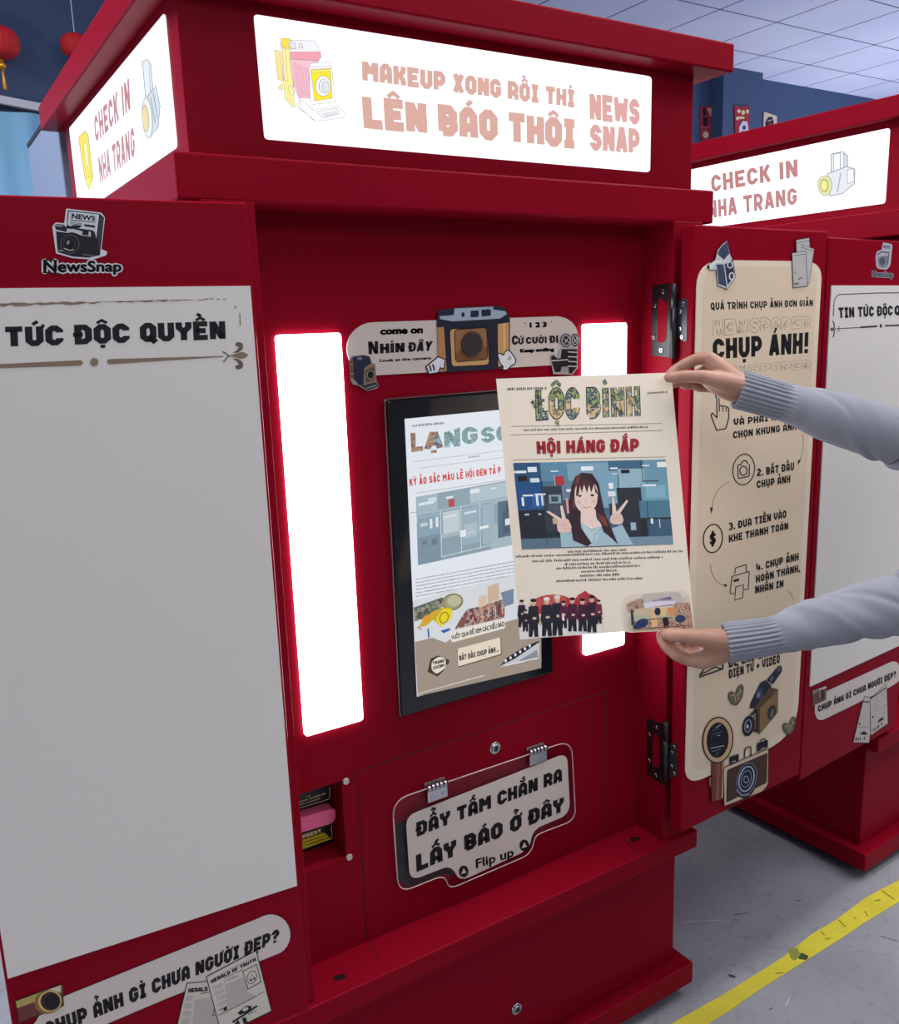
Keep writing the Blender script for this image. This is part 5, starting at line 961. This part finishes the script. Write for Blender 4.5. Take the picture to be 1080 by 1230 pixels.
BOT = [
 [(884, 773, .006, .024), (870, 777, .006, .025), (857, 785, .004, .022), (842, 793, .002, .016), (826, 792, .0, .0112), (812, 786.5, -.002, .0102), (801, 777, .002, .0092), (795, 769, .008, .0082), (793.5, 763, .011, .0072)],
 [(868, 778, .012, .022), (852, 787, .018, .017), (840, 792, .020, .012), (820, 785, .024, .0092), (806, 774, .024, .0085), (803, 766, .020, .0072)],
 [(868, 778, .018, .020), (853, 786, .030, .015), (844, 790, .034, .0115), (826, 782, .038, .0088), (818, 772, .036, .008), (824, 767, .030, .007)],
 [(870, 778, .022, .018), (856, 784, .040, .0125), (848, 786, .045, .010), (834, 779, .048, .0078), (828, 771, .045, .0072), (834, 768, .038, .0066)],
 [(872, 772, .0, .022), (858, 769, -.010, .019), (842, 766, -.018, .0148), (828, 764.5, -.020, .0122), (815, 763, -.017, .0115), (806, 762.5, -.012, .0108), (800, 762, -.009, .0092)]]
PB_ = Vector((cp(1310, 540, 1.41).x, cp(1310, 540, 1.41).y, 0)); FD_ = Vector((-RT.x, -RT.y, 0)).normalized(); SD_ = Vector((FW.x, FW.y, 0)).normalized()
PER = empty('person', PB_); tag(PER, 'person in a grey knit sweater holding up the newspaper with both hands', 'person')
S1, S2 = cp(1290, 520, 1.56), cp(1300, 548, 1.26); E1, E2 = cp(1100, 532, 1.462), cp(1098, 722, 1.375)
def bp(f, s, z): return PB_+FD_*f+SD_*s+Vector((0, 0, z))
def body():
    mb = MB()
    for D, H in ((D1, TOP), (D2_, BOT)):
        for s in H: P, r = hp(D, s); mb.tube(P, r, SK, 14)
    mb.tube([cp(893, 468, D1+.011), cp(918, 476, 1.46), cp(951, 485.5, 1.46), cp(1000, 501, 1.46), E1, S1], [.0215, .0225, .0235, .027, .032, .036], SK, 14); mb.tube([cp(876, 772, D2_+.006), cp(900, 768, 1.425), cp(933, 762.5, 1.42), cp(1000, 743, 1.40), E2, S2], [.0235, .024, .0235, .027, .032, .036], SK, 14)
    zs = (S1.z+S2.z)/2
    mb.tube([S1, bp(0, 0, zs+.0), S2], [.034, .05, .034], SK, 16); mb.tube([bp(0, 0, zs), bp(-.01, 0, zs-.3), bp(-.01, 0, zs-.5)], [.09, .1, .12], SK, 16)
    mb.tube([bp(0, 0, zs+.02), bp(.02, 0, zs+.13)], [.05, .046], SK, 16)
    hz = zs+.215; mb.ball(bp(.02, 0, hz+.02), .095, SK, 28, (1, .82, 1.15), Matrix.Rotation(math.atan2(FD_.y, FD_.x), 3, 'Z')); mb.ball(bp(.06, 0, hz-.055), .055, SK, 20, (1, .9, .9), Matrix.Rotation(math.atan2(FD_.y, FD_.x), 3, 'Z'))
    mb.tube([bp(.112, 0, hz+.005), bp(.124, 0, hz-.022)], [.009, .013], SK, 10)
    for s in (-1, 1): mb.ball(bp(.01, s*.078, hz-.005), .022, SK, 12, (.7, .4, 1.2), Matrix.Rotation(math.atan2(FD_.y, FD_.x), 3, 'Z')); mb.tube([bp(.095, s*.03, hz+.03), bp(.1, s*.045, hz+.028)], .006, SK, 8)
    mb.tube([bp(.106, -.02, hz-.055), bp(.112, 0, hz-.053), bp(.106, .02, hz-.055)], [.005, .008, .005], SK, 8)
    o = mb.build('body', PER)
    md = o.modifiers.new('skin_union', 'REMESH'); md.mode = 'VOXEL'; md.voxel_size = .0019; md.use_smooth_shade = True
    sm = o.modifiers.new('skin_smooth', 'SMOOTH'); sm.factor = .5; sm.iterations = 4
    me = bpy.data.meshes.new_from_object(o.evaluated_get(bpy.context.evaluated_depsgraph_get())); o.modifiers.clear(); old = o.data; o.data = me; bpy.data.meshes.remove(old)
    if not me.materials: me.materials.append(SK)
    for p in me.polygons: p.use_smooth = True
    return o, hz
bpy.context.view_layer.update()
BODY, HZ = body()
def sleeve(mb, path, cuff, flat, seed):
    """knit sleeve: ribbed cuff, then a fuller arm with folds.  path: (point, radius)"""
    mi = mb._mi(KNIT); pts = [Vector(p) for p, r in path]; rad = [r for p, r in path]
    ln = [0]
    for a, b in zip(pts, pts[1:]): ln.append(ln[-1]+(b-a).length)
    def cr(i, t, A):
        p0, p1, p2, p3 = A[max(i-1, 0)], A[i], A[min(i+1, len(A)-1)], A[min(i+2, len(A)-1)]
        return .5*((2*p1)+(p2-p0)*t+(2*p0-5*p1+4*p2-p3)*t*t+(3*p1-p0-3*p2+p3)*t**3)
    n = 168; rings = []; N_ = 150; prev = None; R = random.Random(seed)
    folds = [(R.uniform(.16, .5), R.uniform(0, 6.28), R.uniform(.8, 2.2), R.uniform(.007, .014), R.uniform(-.0042, .003)) for _ in range(26)]
    for j in range(N_+1):
        sarc = ln[-1]*(j/N_)**1.15; i = max(k for k in range(len(ln)) if ln[k] <= sarc+1e-9); i = min(i, len(pts)-2); t = (sarc-ln[i])/(ln[i+1]-ln[i])
        p = cr(i, t, pts); q = cr(i, min(t+.02, 1.0), pts) if t < .98 else p+(p-cr(i, t-.02, pts)); r = cr(i, t, rad); tg = (q-p).normalized()
        if prev is None: u = (Vector((0, 0, 1))-tg*tg.z).normalized()
        else: u = (prev-tg*prev.dot(tg)).normalized()
        prev = u; v = tg.cross(u); ring = []
        for k in range(n):
            th = 2*math.pi*k/n; rr = r
            w = 1/(1+math.exp((sarc-cuff)/.004)); rr += w*(.0019*abs(math.cos(13*th))-.001)*2
            if sarc > cuff:
                g = 1-math.exp(-(sarc-cuff)/.02)
                for fs, fa, sl, wd, am in folds:
                    dth = (th-fa+math.pi) % (2*math.pi)-math.pi; d = (sarc-(fs*.8-.03)-dth*r*sl*.6); rr += g*am*1.3*math.exp(-(d/wd)**2)*math.exp(-(dth/1.1)**2)
                rr += g*.0035*math.exp(-((sarc-cuff-.012)/.010)**2)
            rr -= .002*math.exp(-(sarc/.004)**2)
            ring.append(p+u*rr*math.cos(th)+v*rr*math.sin(th)*flat)
        rings.append((ring, p, tg))
    lip = [p0+(rings[0][1]-p0)*.14+rings[0][2]*.002 for p0 in rings[0][0]]; lip2 = [q+rings[0][2]*.03 for q in lip]
    allr = [lip2, lip]+[r for r, _, _ in rings]; V = [[mb.bm.verts.new(p) for p in r] for r in allr]
    for a, b in zip(V, V[1:]):
        for k in range(n): f = mb.bm.faces.new((a[k], a[(k+1) % n], b[(k+1) % n], b[k])); f.smooth = True; f.material_index = mi
def loft(mb, rows, m, n=40):
    mi = mb._mi(m); V = []
    for f0, z, a, b, sx in rows: V.append([mb.bm.verts.new(bp(f0+a*math.cos(2*math.pi*k/n), sx+b*math.sin(2*math.pi*k/n), z)) for k in range(n)])
    for A, B in zip(V, V[1:]):
        for k in range(n): f = mb.bm.faces.new((A[k], A[(k+1) % n], B[(k+1) % n], B[k])); f.smooth = True; f.material_index = mi
    mb.bm.faces.new(V[0][::-1]); mb.bm.faces.new(V[-1])
zs = (S1.z+S2.z)/2
mb = MB()
sleeve(mb, [(cp(886, 467, D1+.011), .0315), (cp(918, 476, 1.46), .0305), (cp(951, 485.5, 1.46), .0315), (cp(1000, 501, 1.46), .0425), (cp(1080, 525, 1.46), .0475), (E1, .050), (S1, .068)], .083, .95, 3)
sleeve(mb, [(cp(871, 772, D2_+.006), .0325), (cp(900, 768, 1.425), .0305), (cp(933, 762.5, 1.42), .030), (cp(962, 754, 1.41), .036), (cp(1000, 743, 1.40), .0435), (cp(1080, 726, 1.38), .0485), (E2, .051), (S2, .068)], .084, .95, 8)
mb.tube([S1, S1*.7+bp(0, 0, zs+.005)*.3, bp(0, 0, zs+.005), S2*.7+bp(0, 0, zs+.005)*.3, S2], [.068, .073, .075, .073, .068], KNIT, 28)
loft(mb, [(-.01, zs-.52, .125, .185, 0), (-.01, zs-.48, .13, .19, 0), (-.01, zs-.3, .125, .175, 0), (0, zs-.12, .13, .185, 0), (-.005, zs-.02, .105, .185, 0), (0, zs+.03, .085, .13, 0), (.005, zs+.06, .062, .07, 0)], KNIT)
mb.build('sweater', PER)
mb = MB(); JEAN = surf('dark_trousers', '23262E', .8, .1, 20, .2)
loft(mb, [(-.01, zs-.47, .118, .178, 0), (-.012, zs-.6, .125, .185, 0), (-.012, zs-.66, .12, .18, 0)], JEAN)
for s in (-1, 1): loft(mb, [(-.012, zs-.6, .095, .088, s*.088), (-.01, zs-.85, .075, .07, s*.085), (-.015, .3, .058, .055, s*.085), (-.02, .06, .055, .055, s*.085)], JEAN)
mb.build('trousers', PER)
for s in (-1, 1):
    mb = MB(); mb.tube([bp(-.04, s*.085, .04), bp(.08, s*.09, .036), bp(.15, s*.092, .03)], [.042, .042, .03], surf('white_sneaker', 'D8D8DA', .6), 16); mb.build('shoe', PER)
mb = MB(); HM = surf('dark_brown_hair', '241814', .5, .2, 60, .3)
mb.ball(bp(.0, 0, HZ+.035), .105, HM, 32, (1, .88, 1.1), Matrix.Rotation(math.atan2(FD_.y, FD_.x), 3, 'Z')); 
loft(mb, [(-.07, HZ+.08, .03, .07, 0), (-.075, HZ, .035, .085, 0), (-.085, HZ-.12, .035, .085, 0), (-.115, HZ-.28, .03, .075, 0), (-.12, HZ-.36, .015, .04, 0)], HM)
mb.build('hair', PER)
for s in (-1, 1): MB().ball(bp(.097, s*.033, HZ+.012), .012, surf('eye', '1E1614', .15), 12).build('eye', PER)
for c in list(bpy.data.curves):
    if c.name.startswith('typesetter') and c.users == 0: bpy.data.curves.remove(c)
